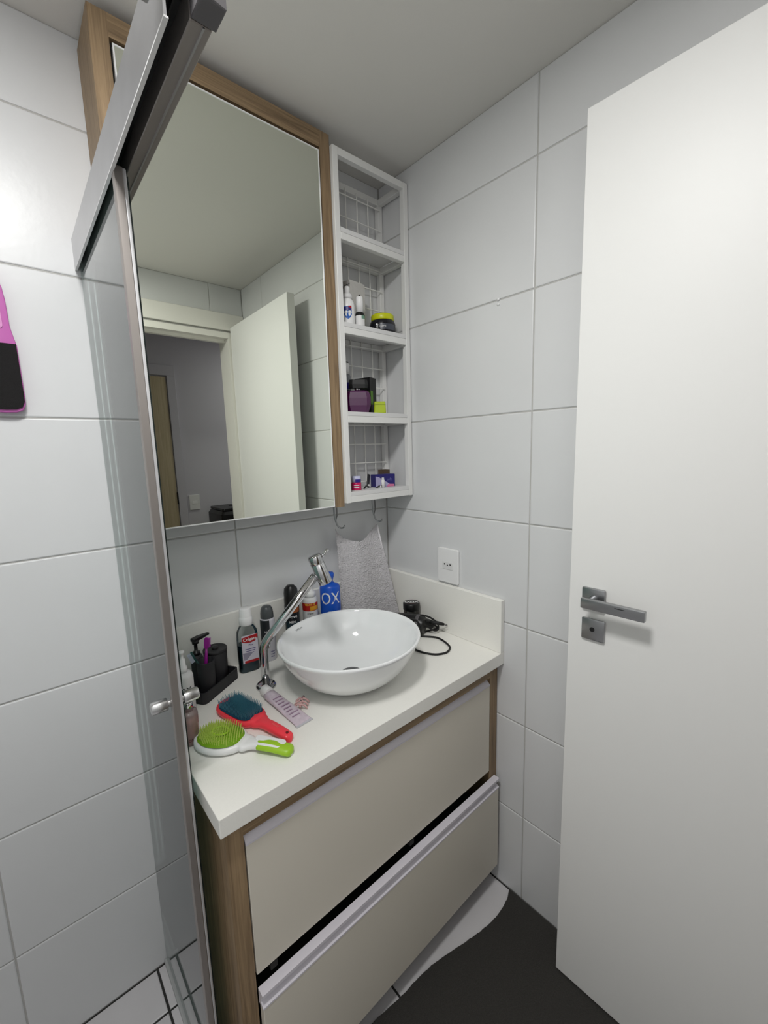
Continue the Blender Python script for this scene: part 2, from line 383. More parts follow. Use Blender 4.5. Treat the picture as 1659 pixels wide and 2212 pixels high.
# bathroom ceiling lamp
cl = thing('ceiling_light', 'square white ceiling light panel above the shower edge', 'lamp', LAMP)
S2 = 0.115
bm = bmesh.new()
for a in ((-S2-0.012, S2+0.012, -S2-0.012, -S2), (-S2-0.012, S2+0.012, S2, S2+0.012), (-S2-0.012, -S2, -S2, S2), (S2, S2+0.012, -S2, S2)):
    box(bm, *a, -0.012, 0.0)
obj('frame', bm, M_WHITE2, cl)
obj('diffuser', B(-S2, S2, -S2, S2, -0.008, -0.001), M_LAMP, cl)
def lamp_light(parent, size, watt, z, shape='SQUARE'):
    ld = bpy.data.lights.new('lamp_glow', 'AREA'); ld.shape = shape; ld.size = size; ld.energy = watt; ld.color = (1.0, 0.992, 0.975)
    lo = bpy.data.objects.new('lamp_glow', ld); COL.objects.link(lo); lo.parent = parent; lo.location = (0, 0, z)
lamp_light(cl, 2*S2, LAMP_WATT, -0.0125); lamp_light(hl, 0.2, HALL_FILL_WATT, -0.042, 'DISK')

# ================================================================== VANITY
ZC = 0.827; CB = 0.788; CFY = -0.527; CX0 = -0.879
FY = -0.505; VX0, VX1 = -0.865, -0.003; VB = 0.085
van = thing('vanity_cabinet', 'wood framed wall-hung vanity with two light grey drawers', 'cabinet', (-0.434, -0.25, VB))
obj('side_panel', B(VX0, VX0+0.018, FY+0.02, -0.012, VB, CB), M_WOODZ, van, world=True)
obj('side_panel', B(VX1-0.018, VX1, FY+0.02, -0.012, VB, CB), M_WOODZ, van, world=True)
obj('stile', B(VX0, -0.832, FY, FY+0.02, VB, CB), M_WOODZ, van, world=True)
obj('stile', B(-0.040, VX1, FY, FY+0.02, VB, CB), M_WOODZ, van, world=True)
obj('top_rail', B(-0.832, -0.040, FY, FY+0.02, 0.748, CB), M_WOODX, van, world=True)
obj('bottom_panel', B(VX0+0.018, VX1-0.018, FY+0.03, -0.012, VB, VB+0.018), M_WOODX, van, world=True)
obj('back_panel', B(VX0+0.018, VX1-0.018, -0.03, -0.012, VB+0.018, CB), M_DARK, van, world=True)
dr = obj('drawer', B(-0.829, -0.043, FY-0.001, FY+0.017, 0.428, 0.722, bev=0.0012), M_DRAWER, van, world=True)
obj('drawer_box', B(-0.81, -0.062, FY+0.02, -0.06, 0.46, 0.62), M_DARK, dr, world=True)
# recessed grip profile of the upper drawer
obj('grip_profile', prism([(FY-0.001, 0.722), (FY+0.017, 0.722), (FY+0.017, 0.741), (FY+0.013, 0.741), (FY+0.004, 0.732), (FY-0.001, 0.726)], -0.829, -0.043, 'x'), M_HANDLE, dr, world=True, label='pale recessed grip along the upper drawer')
LY = -0.525
dl = obj('drawer', B(-0.829, -0.018, LY, LY+0.018, 0.080, 0.366, bev=0.0012), M_DRAWER, van, world=True, label='lower drawer pulled slightly open')
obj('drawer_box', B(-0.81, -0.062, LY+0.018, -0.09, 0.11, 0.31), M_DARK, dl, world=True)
obj('grip_profile', prism([(LY-0.001, 0.366), (LY+0.018, 0.366), (LY+0.018, 0.401), (LY-0.002, 0.401), (LY-0.002, 0.394), (LY+0.007, 0.388), (LY+0.009, 0.376), (LY-0.001, 0.370)], -0.830, -0.017, 'x'), M_HANDLE, dl, world=True, label='pale aluminium grip profile on the open drawer')
obj('drawer_stop', B(-0.40, -0.385, FY+0.0, FY+0.012, 0.410, 0.426), M_DARK, van, world=True)
obj('drawer_stop', B(-0.80, -0.785, FY+0.0, FY+0.012, 0.410, 0.426), M_DARK, van, world=True)

ct = thing('countertop', 'off-white stone worktop carrying the basin', 'countertop', (-0.44, -0.26, CB))
obj('slab', B(CX0, -0.001, CFY, -0.001, CB, ZC, bev=0.0015, seg=2), M_COUNTER, ct, world=True)
tag(obj('backsplash', B(CX0, -0.0185, -0.014, -0.001, ZC+0.0003, 0.992, bev=0.001), M_COUNTER), 'long off-white stone upstand along the back wall under the mirror', 'backsplash')
tag(obj('backsplash', B(-0.018, -0.001, CFY, -0.001, ZC+0.0003, 0.995, bev=0.001), M_COUNTER), 'off-white stone upstand along the right wall below the socket', 'backsplash')

# wash basin
bx, by = -0.430, -0.316
ba = thing('wash_basin', 'round white ceramic vessel basin on the worktop', 'basin', (bx, by, ZC))
RZ = 0.125
prof = [(0.0, 0.0), (0.066, 0.0), (0.084, 0.003), (0.110, 0.014), (0.137, 0.034), (0.160, 0.060), (0.178, 0.090), (0.189, RZ-0.009), (0.1925, RZ-0.003),
        (0.1915, RZ+0.0015), (0.1885, RZ+0.003), (0.1845, RZ+0.001), (0.181, RZ-0.006), (0.172, 0.096), (0.156, 0.068), (0.134, 0.044), (0.106, 0.026), (0.072, 0.016), (0.032, 0.012), (0.022, 0.008)]
obj('bowl', L(prof, seg=96, sx=1.035, sy=0.985, cap1=True), M_CERAMIC, ba, smooth=True)
dn = obj('drain', L([(0.0, 0.012), (0.020, 0.0125), (0.030, 0.0135), (0.031, 0.0155), (0.026, 0.018), (0.0, 0.019)], seg=40), M_DRAIN, ba, auto=40, label='dark metal drain in the bottom')
# faint maker's mark on the inner rim
tb = text('DECA', 0.011, depth=0.0003)
# lay the lettering on the inner slope of the rim at the back left
tb = xf(tb, Matrix.Rotation(math.radians(-60), 4, 'X'))
tb = xf(tb, Matrix.Translation((0, 0.1795*0.985, RZ-0.0105)))
tb = xf(tb, Matrix.Rotation(math.radians(22), 4, 'Z'))
obj('maker_mark', tb, mat('mark_grey', (150, 152, 152), 0.4), ba)

# faucet
fb = Vector((-0.625, -0.187, ZC)); h = Vector((0.827, -0.562, 0))
fa = thing('faucet', 'chrome basin faucet with slanted spout and pin lever', 'faucet', fb)
def fp(s, z): return Vector((h.x*s, h.y*s, z-ZC))
obj('base_flange', L([(0.0, 0), (0.027, 0), (0.027, 0.004), (0.023, 0.009), (0.0115, 0.010)], seg=40), M_CHROME, fa, auto=35)
path = [fp(0, ZC+0.006), fp(0, 0.90), fp(0, 0.93)] + [fp(0.003, 0.945), fp(0.010, 0.958), fp(0.02, 0.972)] + [fp(0.148, 1.128)]
obj('pipe', T(catmull(path[2:6], 5)[0:0] + path[:3] + catmull(path[2:6], 5)[1:] + [path[6]], 0.0116, seg=24), M_CHROME, fa, auto=50)
ax0, ax1 = fp(0.1475, 1.184), fp(0.1755, 1.108); ad = (ax1-ax0).normalized()
hm = Matrix.Translation(ax1) @ (-ad).to_track_quat('Z', 'Y').to_matrix().to_4x4()
HL = (ax1-ax0).length
obj('valve_body', L([(0.0, 0.003), (0.0135, 0.003), (0.0135, 0), (0.0178, 0), (0.0184, 0.001), (0.0184, HL*0.70), (0.0176, HL*0.71)], seg=40, mtx=hm), M_CHROME, fa, auto=35)
obj('valve_cap', L([(0.0176, HL*0.71), (0.0186, HL*0.725), (0.0186, HL-0.003), (0.0168, HL), (0.0, HL+0.0005)], seg=40, mtx=hm, cap0=False), M_CHROME, fa, auto=35)
la = ax0 + ad*0.012 + Vector((0.010, -0.004, 0.0))
obj('lever', T([la, la + Vector((0.020, -0.012, 0.026))], [0.0042, 0.0048], seg=16), M_CHROME, fa, auto=40)
obj('joint_collar', T([fp(0.003, 0.944)+Vector((0.0105, -0.004, -0.002)), fp(0.003, 0.944)+Vector((0.014, -0.0055, -0.003))], 0.008, seg=20), M_CHROME, fa, auto=40)

# ================================================================== MIRROR CABINET
MX0, MX1, MZ0, MZ1, MD = -0.862, -0.299, 1.282, 2.332, -0.135
mc = thing('mirror_cabinet', 'tall wood framed mirror cabinet on the back wall', 'cabinet', ((MX0+MX1)/2, -0.002, MZ0))
obj('side_panel', B(MX0, MX0+0.018, MD+0.0005, -0.002, MZ0, MZ1), M_WOODZ, mc, world=True)
obj('side_panel', B(MX1-0.018, MX1, MD+0.0005, -0.002, MZ0, MZ1), M_WOODZ, mc, world=True)
obj('stile', B(MX0, -0.828, MD, MD+0.018, MZ0, MZ1), M_WOODZ, mc, world=True)
obj('stile', B(-0.332, MX1, MD, MD+0.018, MZ0, MZ1), M_WOODZ, mc, world=True)
obj('top_rail', B(-0.828, -0.332, MD, MD+0.018, 2.289, MZ1), M_WOODX, mc, world=True)
obj('top_panel', B(MX0+0.018, MX1-0.018, MD+0.018, -0.002, MZ1-0.018, MZ1), M_WOODX, mc, world=True)
obj('inner_box', B(-0.828, -0.332, MD+0.012, -0.003, MZ0+0.002, 2.289), M_DARK, mc, world=True)
md = obj('mirror_door', B(-0.8225, -0.3370, MD+0.001, MD+0.011, 1.2865, 2.2795), M_WHITE2, mc, world=True)
obj('mirror', B(-0.8205, -0.3390, MD-0.0008, MD+0.0015, 1.2885, 2.2775), M_MIRROR, md, world=True, label='clear silver mirror pane')
bm = bmesh.new(); a, b, c, d, e = -0.8235, -0.3360, 1.2855, 2.2805, 0.003
for q in ((a, a+e, c, d), (b-e, b, c, d), (a+e, b-e, c, c+e), (a+e, b-e, d-e, d)): box(bm, q[0], q[1], MD-0.002, MD+0.002, q[2], q[3])
obj('edge_trim', bm, M_WHITE, md, world=True, label='thin pale edge around the mirror')

# ================================================================== OPEN SHELF UNIT
sh = thing('wall_shelf', 'narrow white metal wall shelf with wire back between mirror and corner', 'shelf', (-0.15, -0.002, 1.292))
X0, X1, Y0, Y1, TW = -0.2975, -0.0035, -0.147, -0.003, 0.0185
for x in (X0, X1-TW):
    for y in (Y0, Y1-TW): obj('post', B(x, x+TW, y, y+TW, 1.292, 2.306, bev=0.001), M_WHITEMETAL, sh, world=True)
LV = [1.326, 1.576, 1.838, 2.099]
for zt in [l-0.0135 for l in LV] + [2.306]:
    zb = zt-0.0195
    obj('rail', B(X0+TW, X1-TW, Y0+0.0005, Y0+TW, zb, zt, bev=0.001), M_WHITEMETAL, sh, world=True)
    obj('rail', B(X0+TW, X1-TW, Y1-TW, Y1-0.0005, zb, zt, bev=0.001), M_WHITEMETAL, sh, world=True)
    for x in (X0+0.0005, X1-TW): obj('rail', B(x, x+TW-0.0005, Y0+TW, Y1-TW, zb, zt, bev=0.001), M_WHITEMETAL, sh, world=True)
for zt in LV:
    bd = B(X0+TW+0.001, X1-TW-0.001, Y0+0.0008, Y1-0.001, zt-0.013, zt, bev=0.0006)
    obj('shelf_board', bd, M_WHITE2, sh, world=True)
for k in range(5):
    x = X0+TW+0.022+k*0.0465
    obj('wire', T([(x, Y1-TW-0.003, 1.31), (x, Y1-TW-0.003, 2.292)], 0.0021, seg=6), M_WIRE, sh, world=True)
for k in range(15):
    z = 1.345+k*0.066
    obj('wire', T([(X0+TW-0.004, Y1-TW-0.006, z), (X1-TW+0.002, Y1-TW-0.006, z)], 0.0021, seg=6), M_WIRE, sh, world=True)

# ================================================================== SHOWER SCREEN
RX0, RX1, RY = -0.916, -0.869, -0.730
ss = thing('shower_screen', 'sliding glass shower screen with aluminium top rail', 'shower screen', (-0.9, -0.36, 0.0))
rail = obj('top_rail', B(RX0, RX0+0.003, RY, -0.0005, 1.8765, 1.937), M_ALU, ss, world=True)
obj('rail_lip', B(RX0, RX0+0.0045, RY, -0.0005, 1.8745, 1.8765), mat('lit_lip_metal', (226, 226, 226), 0.4, 0.3), rail, world=True)  # paler than the rail: the lip's lit look is put into its colour
obj('rail_web', B(RX0, RX1, RY, -0.0005, 1.937, 1.940), M_ALU, rail, world=True)
obj('groove_seal', B(RX0+0.003, -0.891, RY-0.02, -0.0005, 1.915, 1.937), M_RUBBER, rail, world=True)
for k in range(2): obj('groove_ridge', B(-0.9075+k*0.007, -0.906+k*0.007, RY-0.02, -0.0005, 1.908, 1.915), M_BLACKPL, rail, world=True)
obj('rail_channel', B(-0.891, RX1, RY, -0.0005, 1.886, 1.937, bev=0.001), M_STILE, rail, world=True)
obj('channel_ridge', B(-0.8785, -0.8765, RY, -0.0005, 1.8845, 1.886), M_ALU, rail, world=True)
obj('corner_connector', prism([(-0.8915, RY-0.004), (-0.8665, RY-0.004), (-0.8665, RY-0.032), (-0.8915, RY-0.036)], 1.883, 1.944, bev=0.002), M_CAPGREY, ss, world=True, label='grey plastic corner connector')
obj('return_rail', B(XL+0.0005, -0.93, RY-0.045, RY-0.002, 1.874, 1.946, bev=0.001), M_ALU, ss, world=True)
SY = -0.43
p1 = obj('sliding_pane', B(-0.9065, -0.9005, SY, -0.004, 0.022, 1.906), M_GLASS, ss, world=True, label='clear greenish glass pane of the sliding door')
p2 = obj('fixed_pane', B(-0.8925, -0.8875, SY+0.012, -0.001, 0.016, 1.886), M_GLASS, ss, world=True)
obj('stile', B(-0.9125, -0.9003, SY-0.014, SY, 0.018, 1.884, bev=0.001), M_STILE, ss, world=True, label='brushed aluminium edge of the sliding pane')
obj('stile_lit_strip', B(-0.9003, -0.8950, SY-0.012, SY+0.004, 0.018, 1.884, bev=0.0016, seg=2), mat('lit_strip_metal', (214, 214, 216), 0.35, 0.5), ss, world=True, label='thin strip of the pane stile, coloured bright as if catching light')  # brighter colour stands for light reflected off this face of the stile
obj('floor_guide', B(-0.913, -0.872, RY, -0.0005, 0.0, 0.014, bev=0.002), mat('guide_grey', (176, 178, 178), 0.5), ss, world=True)
M_KNOB = mat('satin_chrome', (200, 200, 200), 0.28, 1.0)
def knob(x0, s):
    m = Matrix.Translation((x0, SY+0.004, 1.018)) @ Matrix.Rotation(s*PI/2, 4, 'Y')
    return L([(0.0065, 0), (0.0065, 0.004), (0.0105, 0.005), (0.0112, 0.007), (0.0112, 0.028), (0.0098, 0.031), (0.0, 0.0315)], seg=28, mtx=m)
obj('knob', knob(-0.9125, -1), M_KNOB, ss, world=True, auto=35)
obj('knob', knob(-0.8950, 1), M_KNOB, ss, world=True, auto=35)

# ================================================================== WALL FITTINGS
ou = thing('wall_socket', 'white socket plate above the upstand on the right wall', 'socket', (-0.0005, -0.311, 1.062))
obj('plate', xf(prism(rrect(0.088, 0.118, 0.005, 3), -0.009, 0.0, 'y', bev=0.002), Matrix.Rotation(-PI/2, 4, 'Z')), M_WHITE, ou)
ins = obj('socket_insert', B(-0.0105, -0.009, -0.022, 0.022, -0.013, 0.013, bev=0.0006), M_WHITE2, ou)
for y in (-0.012, 0.0, 0.012):
    obj('socket_hole', T([(-0.0108, y, 0.002+(0.003 if y else 0)), (-0.0100, y, 0.002+(0.003 if y else 0))], 0.0028, seg=12), M_RUBBER, ins)
for i, z in enumerate((0.0, -0.013)):
    o = obj('adhesive_dab', L([(0.0, -0.0005), (0.004, -0.0005), (0.0045, 0.0005), (0.003, 0.0022), (0.0, 0.003)], seg=14, mtx=Matrix.Rotation(-PI/2, 4, 'Y')), M_WHITE, smooth=True)
    o.location = (-0.0005, -0.4935, 1.862+z); tag(o, ['upper white adhesive dab on the tile joint of the right wall', 'lower white adhesive dab just under the tile joint'][i], 'adhesive dab', 'adhesive dabs')

# foot file hanging in the shower
ff = thing('foot_file', 'pink foot file with black pad hanging in the shower', 'foot file', (-1.0705, -0.0105, 1.556))
half = [(0.0, 0.0), (0.018, 0.001), (0.029, 0.006), (0.034, 0.018), (0.0345, 0.03), (0.034, 0.08), (0.0335, 0.137), (0.031, 0.150), (0.0265, 0.175), (0.026, 0.20), (0.0255, 0.225), (0.023, 0.25), (0.017, 0.272), (0.008, 0.284), (0.0, 0.287)]
outl = half + [(-x, z) for x, z in reversed(half[1:-1])]
outl = [(x + (0.006 if z < 0.1 else 0.003*0)*0, z) for x, z in outl]
obj('body', prism(outl, -0.009, 0.003, 'y', bev=0.002), mat('pink_plastic', (196, 104, 178), 0.35), ff, auto=50)
pad = [(x*0.955, 0.006+z*0.985) for x, z in half[:7]]
padl = pad + [(0.031, 0.140)] + [(-0.031, 0.140)] + [(-x, z) for x, z in reversed(pad[1:])]
obj('abrasive_pad', prism(padl, -0.0125, -0.009, 'y', bev=0.0008), mat('abrasive_black', (22, 20, 21), 0.95, bump=0.6, bscale=700), ff)
obj('grip_inlay', prism([(x*0.45, 0.168+z*0.30) for x, z in half] + [(-x*0.45, 0.168+z*0.30) for x, z in reversed(half[1:-1])], -0.0105, -0.009, 'y', bev=0.0005), mat('pink_pale', (214, 140, 196), 0.4), ff)
wh = thing('wall_hook', 'small dark hook holding the foot file', 'hook', (-1.0705, 0.0, 1.833))
obj('plate', B(-0.012, 0.012, -0.003, -0.0005, -0.012, 0.02, bev=0.001), M_CAPGREY, wh)
obj('prong', T(catmull([(0, -0.003, 0.0), (0, -0.014, -0.003), (0, -0.021, 0.002), (0, -0.021, 0.010)], 5), 0.002, seg=8), M_CAPGREY, wh, smooth=True)

# S hooks below the shelf and the towel
def s_hook(x, y, label):
    t = thing('towel_hook', label, 'hook', (x, y, 1.292), group='wire hooks under the shelf')
    o = obj('wire', T(catmull([(0.004, 0, -0.016), (0.006, 0, -0.003), (0.0, 0, -0.0022), (-0.006, 0, -0.008), (-0.0055, 0, -0.045), (-0.003, -0.002, -0.066), (0.002, -0.006, -0.084), (0.009, -0.013, -0.092), (0.014, -0.022, -0.090), (0.016, -0.026, -0.082)], 6), 0.0028, seg=8), M_SATIN, t, smooth=True)
    obj('clasp', T([(0.0055, 0, -0.015), (0.0055, 0, -0.05), (-0.001, 0, -0.066)], 0.0022, seg=8), M_SATIN, t)
    return t
s_hook(-0.279, -0.055, 'wire hook under the shelf beside the mirror frame')
s_hook(-0.112, -0.055, 'wire hook under the shelf nearer the corner')
def towel_mesh():
    bm = bmesh.new(); NX, NZ = 120, 190; g = []
    for j in range(NZ+1):
        t = j/NZ; row = []
        for i in range(NX+1):
            s = i/NX
            ztop = 1.196 - 0.055*math.sin(PI*s)**0.8 + (-0.004 if s > 0.5 else 0)
            xl = -0.2775 + 0.001*math.sin(4*t) - 0.006*t; xr = -0.098 + 0.062*t**0.85
            x = xl+(xr-xl)*s; z = ztop+(0.829-ztop)*t
            fold = 0.007*math.sin(s*9.0+0.6*t)*(1-0.5*t) + 0.010*math.sin(s*3.2+0.9)*(0.4+0.6*t)
            y = -0.050 + fold - 0.040*t
            n = noise.noise(Vector((x*300, z*300, 2))) * 0.0042 + noise.noise(Vector((x*60, z*60, 7)))*0.0015
            row.append(bm.verts.new((x, y+n, z)))
        g.append(row)
    for j in range(NZ):
        for i in range(NX): bm.faces.new((g[j][i], g[j+1][i], g[j+1][i+1], g[j][i+1]))
    r = bmesh.ops.solidify(bm, geom=bm.faces, thickness=0.006)
    return bm
tw = thing('hand_towel', 'pale lilac-grey terry hand towel hanging in the corner', 'towel', (-0.17, -0.05, 0.829))
obj('cloth', towel_mesh(), M_TOWEL, tw, world=True, smooth=True)
obj('hem', T(catmull([(-0.097, -0.052, 1.184), (-0.080, -0.060, 1.09), (-0.064, -0.068, 1.0), (-0.049, -0.078, 0.91), (-0.037, -0.088, 0.836)], 5), 0.0034, seg=8), mat('hem_cloth', (236, 232, 236), 0.95), tw, world=True, smooth=True)

# floor mat
bm = bmesh.new()
edge = [(-0.004, -0.560), (-0.03, -0.572), (-0.07, -0.579), (-0.12, -0.580), (-0.18, -0.571), (-0.24, -0.557), (-0.30, -0.541), (-0.35, -0.530), (-0.40, -0.524), (-0.46, -0.521), (-0.55, -0.510), (-0.65, -0.506), (-0.75, -0.505), (-0.86, -0.508)]
edge2 = [catmull([(x, y, 0) for x, y in edge], 6)[k] for k in range((len(edge)-1)*6+1)]
ol = [(p.x, p.y + 0.0018*noise.noise(Vector((p.x*70, 0, 0)))) for p in edge2] + [(-0.86, -1.40), (-0.004, -1.40)]
mt_ = obj('floor_mat', prism(ol, 0.0, 0.008, 'z', bev=0.002), M_MAT); tag(mt_, 'dark grey fabric floor mat in front of the vanity', 'mat')

# ================================================================== COUNTER ITEMS
def face_cam(x, y):                       # rotation that turns local -y toward the camera side
    d = Vector((CAM.x-x, CAM.y-y)); return math.atan2(d.x, -d.y)
def item(name, label, cat, x, y, z, turn=0.0, group=None):
    return thing(name, label, cat, (x, y, z), face_cam(x, y)+turn, group)

# --- mouthwash
t = item('mouthwash_bottle', 'clear mouthwash bottle with teal liquid and white cap', 'bottle', -0.6185, -0.066, ZC, 0.25)
def rr(w, d, r, z): return [(x, y, z) for x, y in rrect(w, d, r, 5)]
secs = [rr(0.058, 0.034, 0.014, 0.0), rr(0.062, 0.037, 0.016, 0.004), rr(0.058, 0.034, 0.014, 0.018), rr(0.060, 0.035, 0.015, 0.05), rr(0.060, 0.035, 0.015, 0.108), rr(0.056, 0.033, 0.015, 0.122), rr(0.040, 0.030, 0.0145, 0.136), rr(0.028, 0.028, 0.0135, 0.142), rr(0.026, 0.026, 0.0125, 0.148)]
obj('shell', loft(secs, cap=False), thin_glass('clear_plastic', (238, 241, 241), 0.05), t, auto=50)
liq = [rr(0.056, 0.032, 0.013, 0.001), rr(0.060, 0.035, 0.015, 0.005), rr(0.056, 0.032, 0.013, 0.018), rr(0.058, 0.033, 0.014, 0.05), rr(0.058, 0.033, 0.014, 0.083)]
obj('liquid', loft(liq), mat('teal_liquid', (10, 66, 84), 0.1), t, auto=50)
obj('cap', L([(0.0, 0.140), (0.0185, 0.140), (0.0195, 0.142), (0.0195, 0.160), (0.0175, 0.164), (0.0170, 0.165), (0.0165, 0.188), (0.015, 0.190), (0.0, 0.1895)], seg=36), M_WHITE, t, auto=30)
LB = obj('label', B(-0.021, 0.025, -0.0190, -0.0178, 0.030, 0.113), mat('label_white', (214, 210, 222), 0.4), t)
def flat(outline, y, dy=0.0004): return prism(outline, y-dy, y, 'y')
obj('red_band', flat([(-0.0205, 0.108), (0.0245, 0.1125), (0.0245, 0.100), (0.016, 0.092), (0.004, 0.0895), (-0.010, 0.0915), (-0.0205, 0.096)], -0.0190), mat('label_red', (176, 18, 28), 0.4), LB)
obj('lettering', text('Colgate', 0.0125, loc=(0.002, -0.0196, 0.1005), bold=0.0002), M_WHITE, LB)
obj('lettering', text('Plax', 0.008, loc=(0.004, -0.0192, 0.083)), mat('label_violet', (92, 86, 136), 0.4), LB)
for k, wv in enumerate((0.030, 0.026, 0.020)): obj('print_line', B(0.002-wv/2, 0.002+wv/2, -0.0193, -0.0190, 0.070-k*0.006, 0.072-k*0.006), 'label_violet', LB)
obj('print_wedge', flat([(-0.020, 0.062), (0.010, 0.060), (-0.010, 0.040), (-0.018, 0.040)], -0.0190), mat('label_grey', (150, 146, 166), 0.4), LB)
obj('red_strip', B(-0.016, 0.025, -0.0194, -0.0190, 0.030, 0.037), 'label_red', LB)

# --- roll-on / aerosol behind the faucet
def cap_dome(r, z0, hgt): return [(r, z0), (r*0.98, z0+hgt*0.35), (r*0.88, z0+hgt*0.72), (r*0.66, z0+hgt*0.93), (r*0.3, z0+hgt), (0.0, z0+hgt)]
t = item('deodorant_can', 'grey and white deodorant can behind the faucet pipe', 'deodorant', -0.5445, -0.048, ZC, 0.0, 'deodorants')
obj('can', L([(0.0, 0.0), (0.020, 0.0), (0.0215, 0.003), (0.0215, 0.128), (0.0195, 0.134), (0.0, 0.134)], seg=36), mat('can_white', (206, 205, 212), 0.3), t, auto=35)
obj('cap', L([(0.0195, 0.134)] + cap_dome(0.0195, 0.136, 0.036), seg=36), mat('cap_smoke', (78, 82, 84), 0.35), t, auto=50)
lb = obj('label', cyl_patch(0.0216, -1.5, 0.25, 0.062, 0.131), mat('label_charcoal', (38, 42, 46), 0.4), t)
obj('lettering', text('NIVEA', 0.0085, r=0.0220, loc=(0, 0, 0.095)), M_WHITE2, lb)
for k in range(3): obj('print_line', cyl_patch(0.0217, 0.2, 0.9-0.1*k, 0.030-k*0.008, 0.032-k*0.008, thick=0.0004), 'label_violet', t)

t = item('deodorant_can', 'tall black deodorant can with black dome cap', 'deodorant', -0.4585, -0.046, ZC, 0.0, 'deodorants')
obj('can', L([(0.0, 0.0), (0.0215, 0.0), (0.023, 0.003), (0.023, 0.150), (0.0215, 0.156), (0.0, 0.157)], seg=36), mat('can_black', (22, 26, 32), 0.25), t, auto=35)
obj('cap', L([(0.0222, 0.156), (0.0222, 0.190), (0.020, 0.205), (0.013, 0.212), (0.012, 0.214), (0.0, 0.215)], seg=36), M_BLACKPL, t, auto=50)
lb = obj('label', cyl_patch(0.0231, -1.0, 1.2, 0.02, 0.10), mat('label_petrol', (16, 44, 56), 0.4), t)
obj('lettering', text('Dove', 0.0145, r=0.0236, loc=(0, 0, 0.118), bold=0.0002), M_WHITE, t)
obj('lettering', text('MEN', 0.010, r=0.0236, loc=(0.0, 0, 0.100), bold=0.0002), M_WHITE2, t)
obj('orange_band', cyl_patch(0.0231, -0.5, 1.2, 0.130, 0.146), mat('label_orange', (170, 90, 40), 0.4), t)

t = item('powder_can', 'white powder can with red and yellow band', 'can', -0.394, -0.050, ZC, 0.0)
obj('body', L([(0.0, 0.0), (0.0235, 0.0), (0.0245, 0.002), (0.0245, 0.148), (0.023, 0.155), (0.0195, 0.162), (0.0, 0.163)], seg=36), M_WHITE2, t, auto=35)
obj('cap', L([(0.019, 0.162), (0.0195, 0.174), (0.017, 0.180), (0.011, 0.182), (0.010, 0.188), (0.0, 0.189)], seg=32), M_WHITE, t, auto=40)
obj('red_band', cyl_patch(0.0246, -1.6, 1.6, 0.120, 0.146, n=30), mat('label_red2', (186, 32, 26), 0.4), t)
obj('yellow_block', cyl_patch(0.0249, 0.0, 1.4, 0.122, 0.136, n=14), mat('label_yellow', (226, 160, 40), 0.4), t)
obj('lettering', text('TENYS PE', 0.0085, r=0.0254, loc=(0, 0, 0.141), bold=0.0002), mat('label_gold', (236, 190, 70), 0.4), t)
obj('lettering', text('original', 0.007, r=0.0252, loc=(0.0, 0, 0.112)), M_BLACKPL, t)
for k in range(4): obj('print_line', cyl_patch(0.0246, -0.2, 0.9, 0.100-k*0.006, 0.1012-k*0.006), 'label_grey', t)

t = item('conditioner_bottle', 'blue hair product bottle with white lettering beside the towel', 'bottle', -0.328, -0.072, ZC, 0.0)
RB = 0.0335
obj('body', L([(0.0, 0.0), (RB-0.002, 0.0), (RB, 0.003), (RB, 0.184), (RB-0.004, 0.191), (0.018, 0.196), (0.013, 0.200)], seg=44, sy=0.85), mat('blue_plastic', (18, 84, 196), 0.32), t, auto=35)
obj('cap', L([(0.013, 0.199), (0.011, 0.203), (0.0115, 0.209), (0.015, 0.219), (0.0155, 0.229), (0.013, 0.233), (0.0, 0.234)], seg=32), 'blue_plastic', t, auto=40)
def sq(bm): return xf(bm, Matrix.Diagonal((1, 0.85, 1, 1)))
obj('lettering', sq(text('OX', 0.056, r=RB+0.0002, loc=(0.0, 0, 0.150), depth=0.0005, wide=0.80)), M_WHITE, t)
obj('lettering', sq(text('RESTAURA', 0.011, r=RB+0.0002, loc=(0.002, 0, 0.104), depth=0.0004)), M_WHITE2, t)
obj('lettering', sq(text('condicionador', 0.006, r=RB+0.0002, loc=(0.002, 0, 0.084), depth=0.0004)), M_WHITE2, t)

# --- tray set
TA = math.radians(32)
tr_ = thing('accessory_tray', 'black resin tray carrying the bathroom set', 'tray', (-0.740, -0.089, ZC), TA)
obj('base', prism(rrect(0.142, 0.084, 0.012), 0.0, 0.006, bev=0.001), M_BLACKMATT, tr_)
bm = bmesh.new(); o1 = rrect(0.142, 0.084, 0.012); o2 = rrect(0.134, 0.076, 0.009); n = len(o1)
rings = [[bm.verts.new((x, y, z)) for x, y in o] for o, z in ((o1, 0.004), (o1, 0.030), (o2, 0.030), (o2, 0.006))]
for a, b in zip(rings, rings[1:]):
    for i in range(n): bm.faces.new((a[i], a[(i+1) % n], b[(i+1) % n], b[i]))
obj('rim', bm, M_BLACKMATT, tr_)
def tloc(a, b): return (-0.740+a*math.cos(TA)-b*math.sin(TA), -0.089+a*math.sin(TA)+b*math.cos(TA), ZC+0.0062)
can = thing('cotton_canister', 'tall round black canister with lid on the tray', 'canister', tloc(0.0345, 0.003))
obj('body', L([(0.0, 0.0), (0.028, 0.0), (0.029, 0.002), (0.0305, 0.084), (0.0295, 0.086)], seg=44), M_BLACKMATT, can, auto=35)
obj('lid', L([(0.0295, 0.0855), (0.0315, 0.086), (0.0315, 0.092), (0.0305, 0.0935), (0.029, 0.0925), (0.0, 0.0925)], seg=44, cap0=False), M_BLACKMATT, can, auto=35)
obj('lid_knob', L([(0.0, 0.092), (0.008, 0.092), (0.009, 0.097), (0.007, 0.099), (0.0, 0.0995)], seg=24), M_BLACKMATT, can, auto=40)
cup = thing('toothbrush_cup', 'short black toothbrush tumbler on the tray', 'cup', tloc(-0.026, -0.0150))
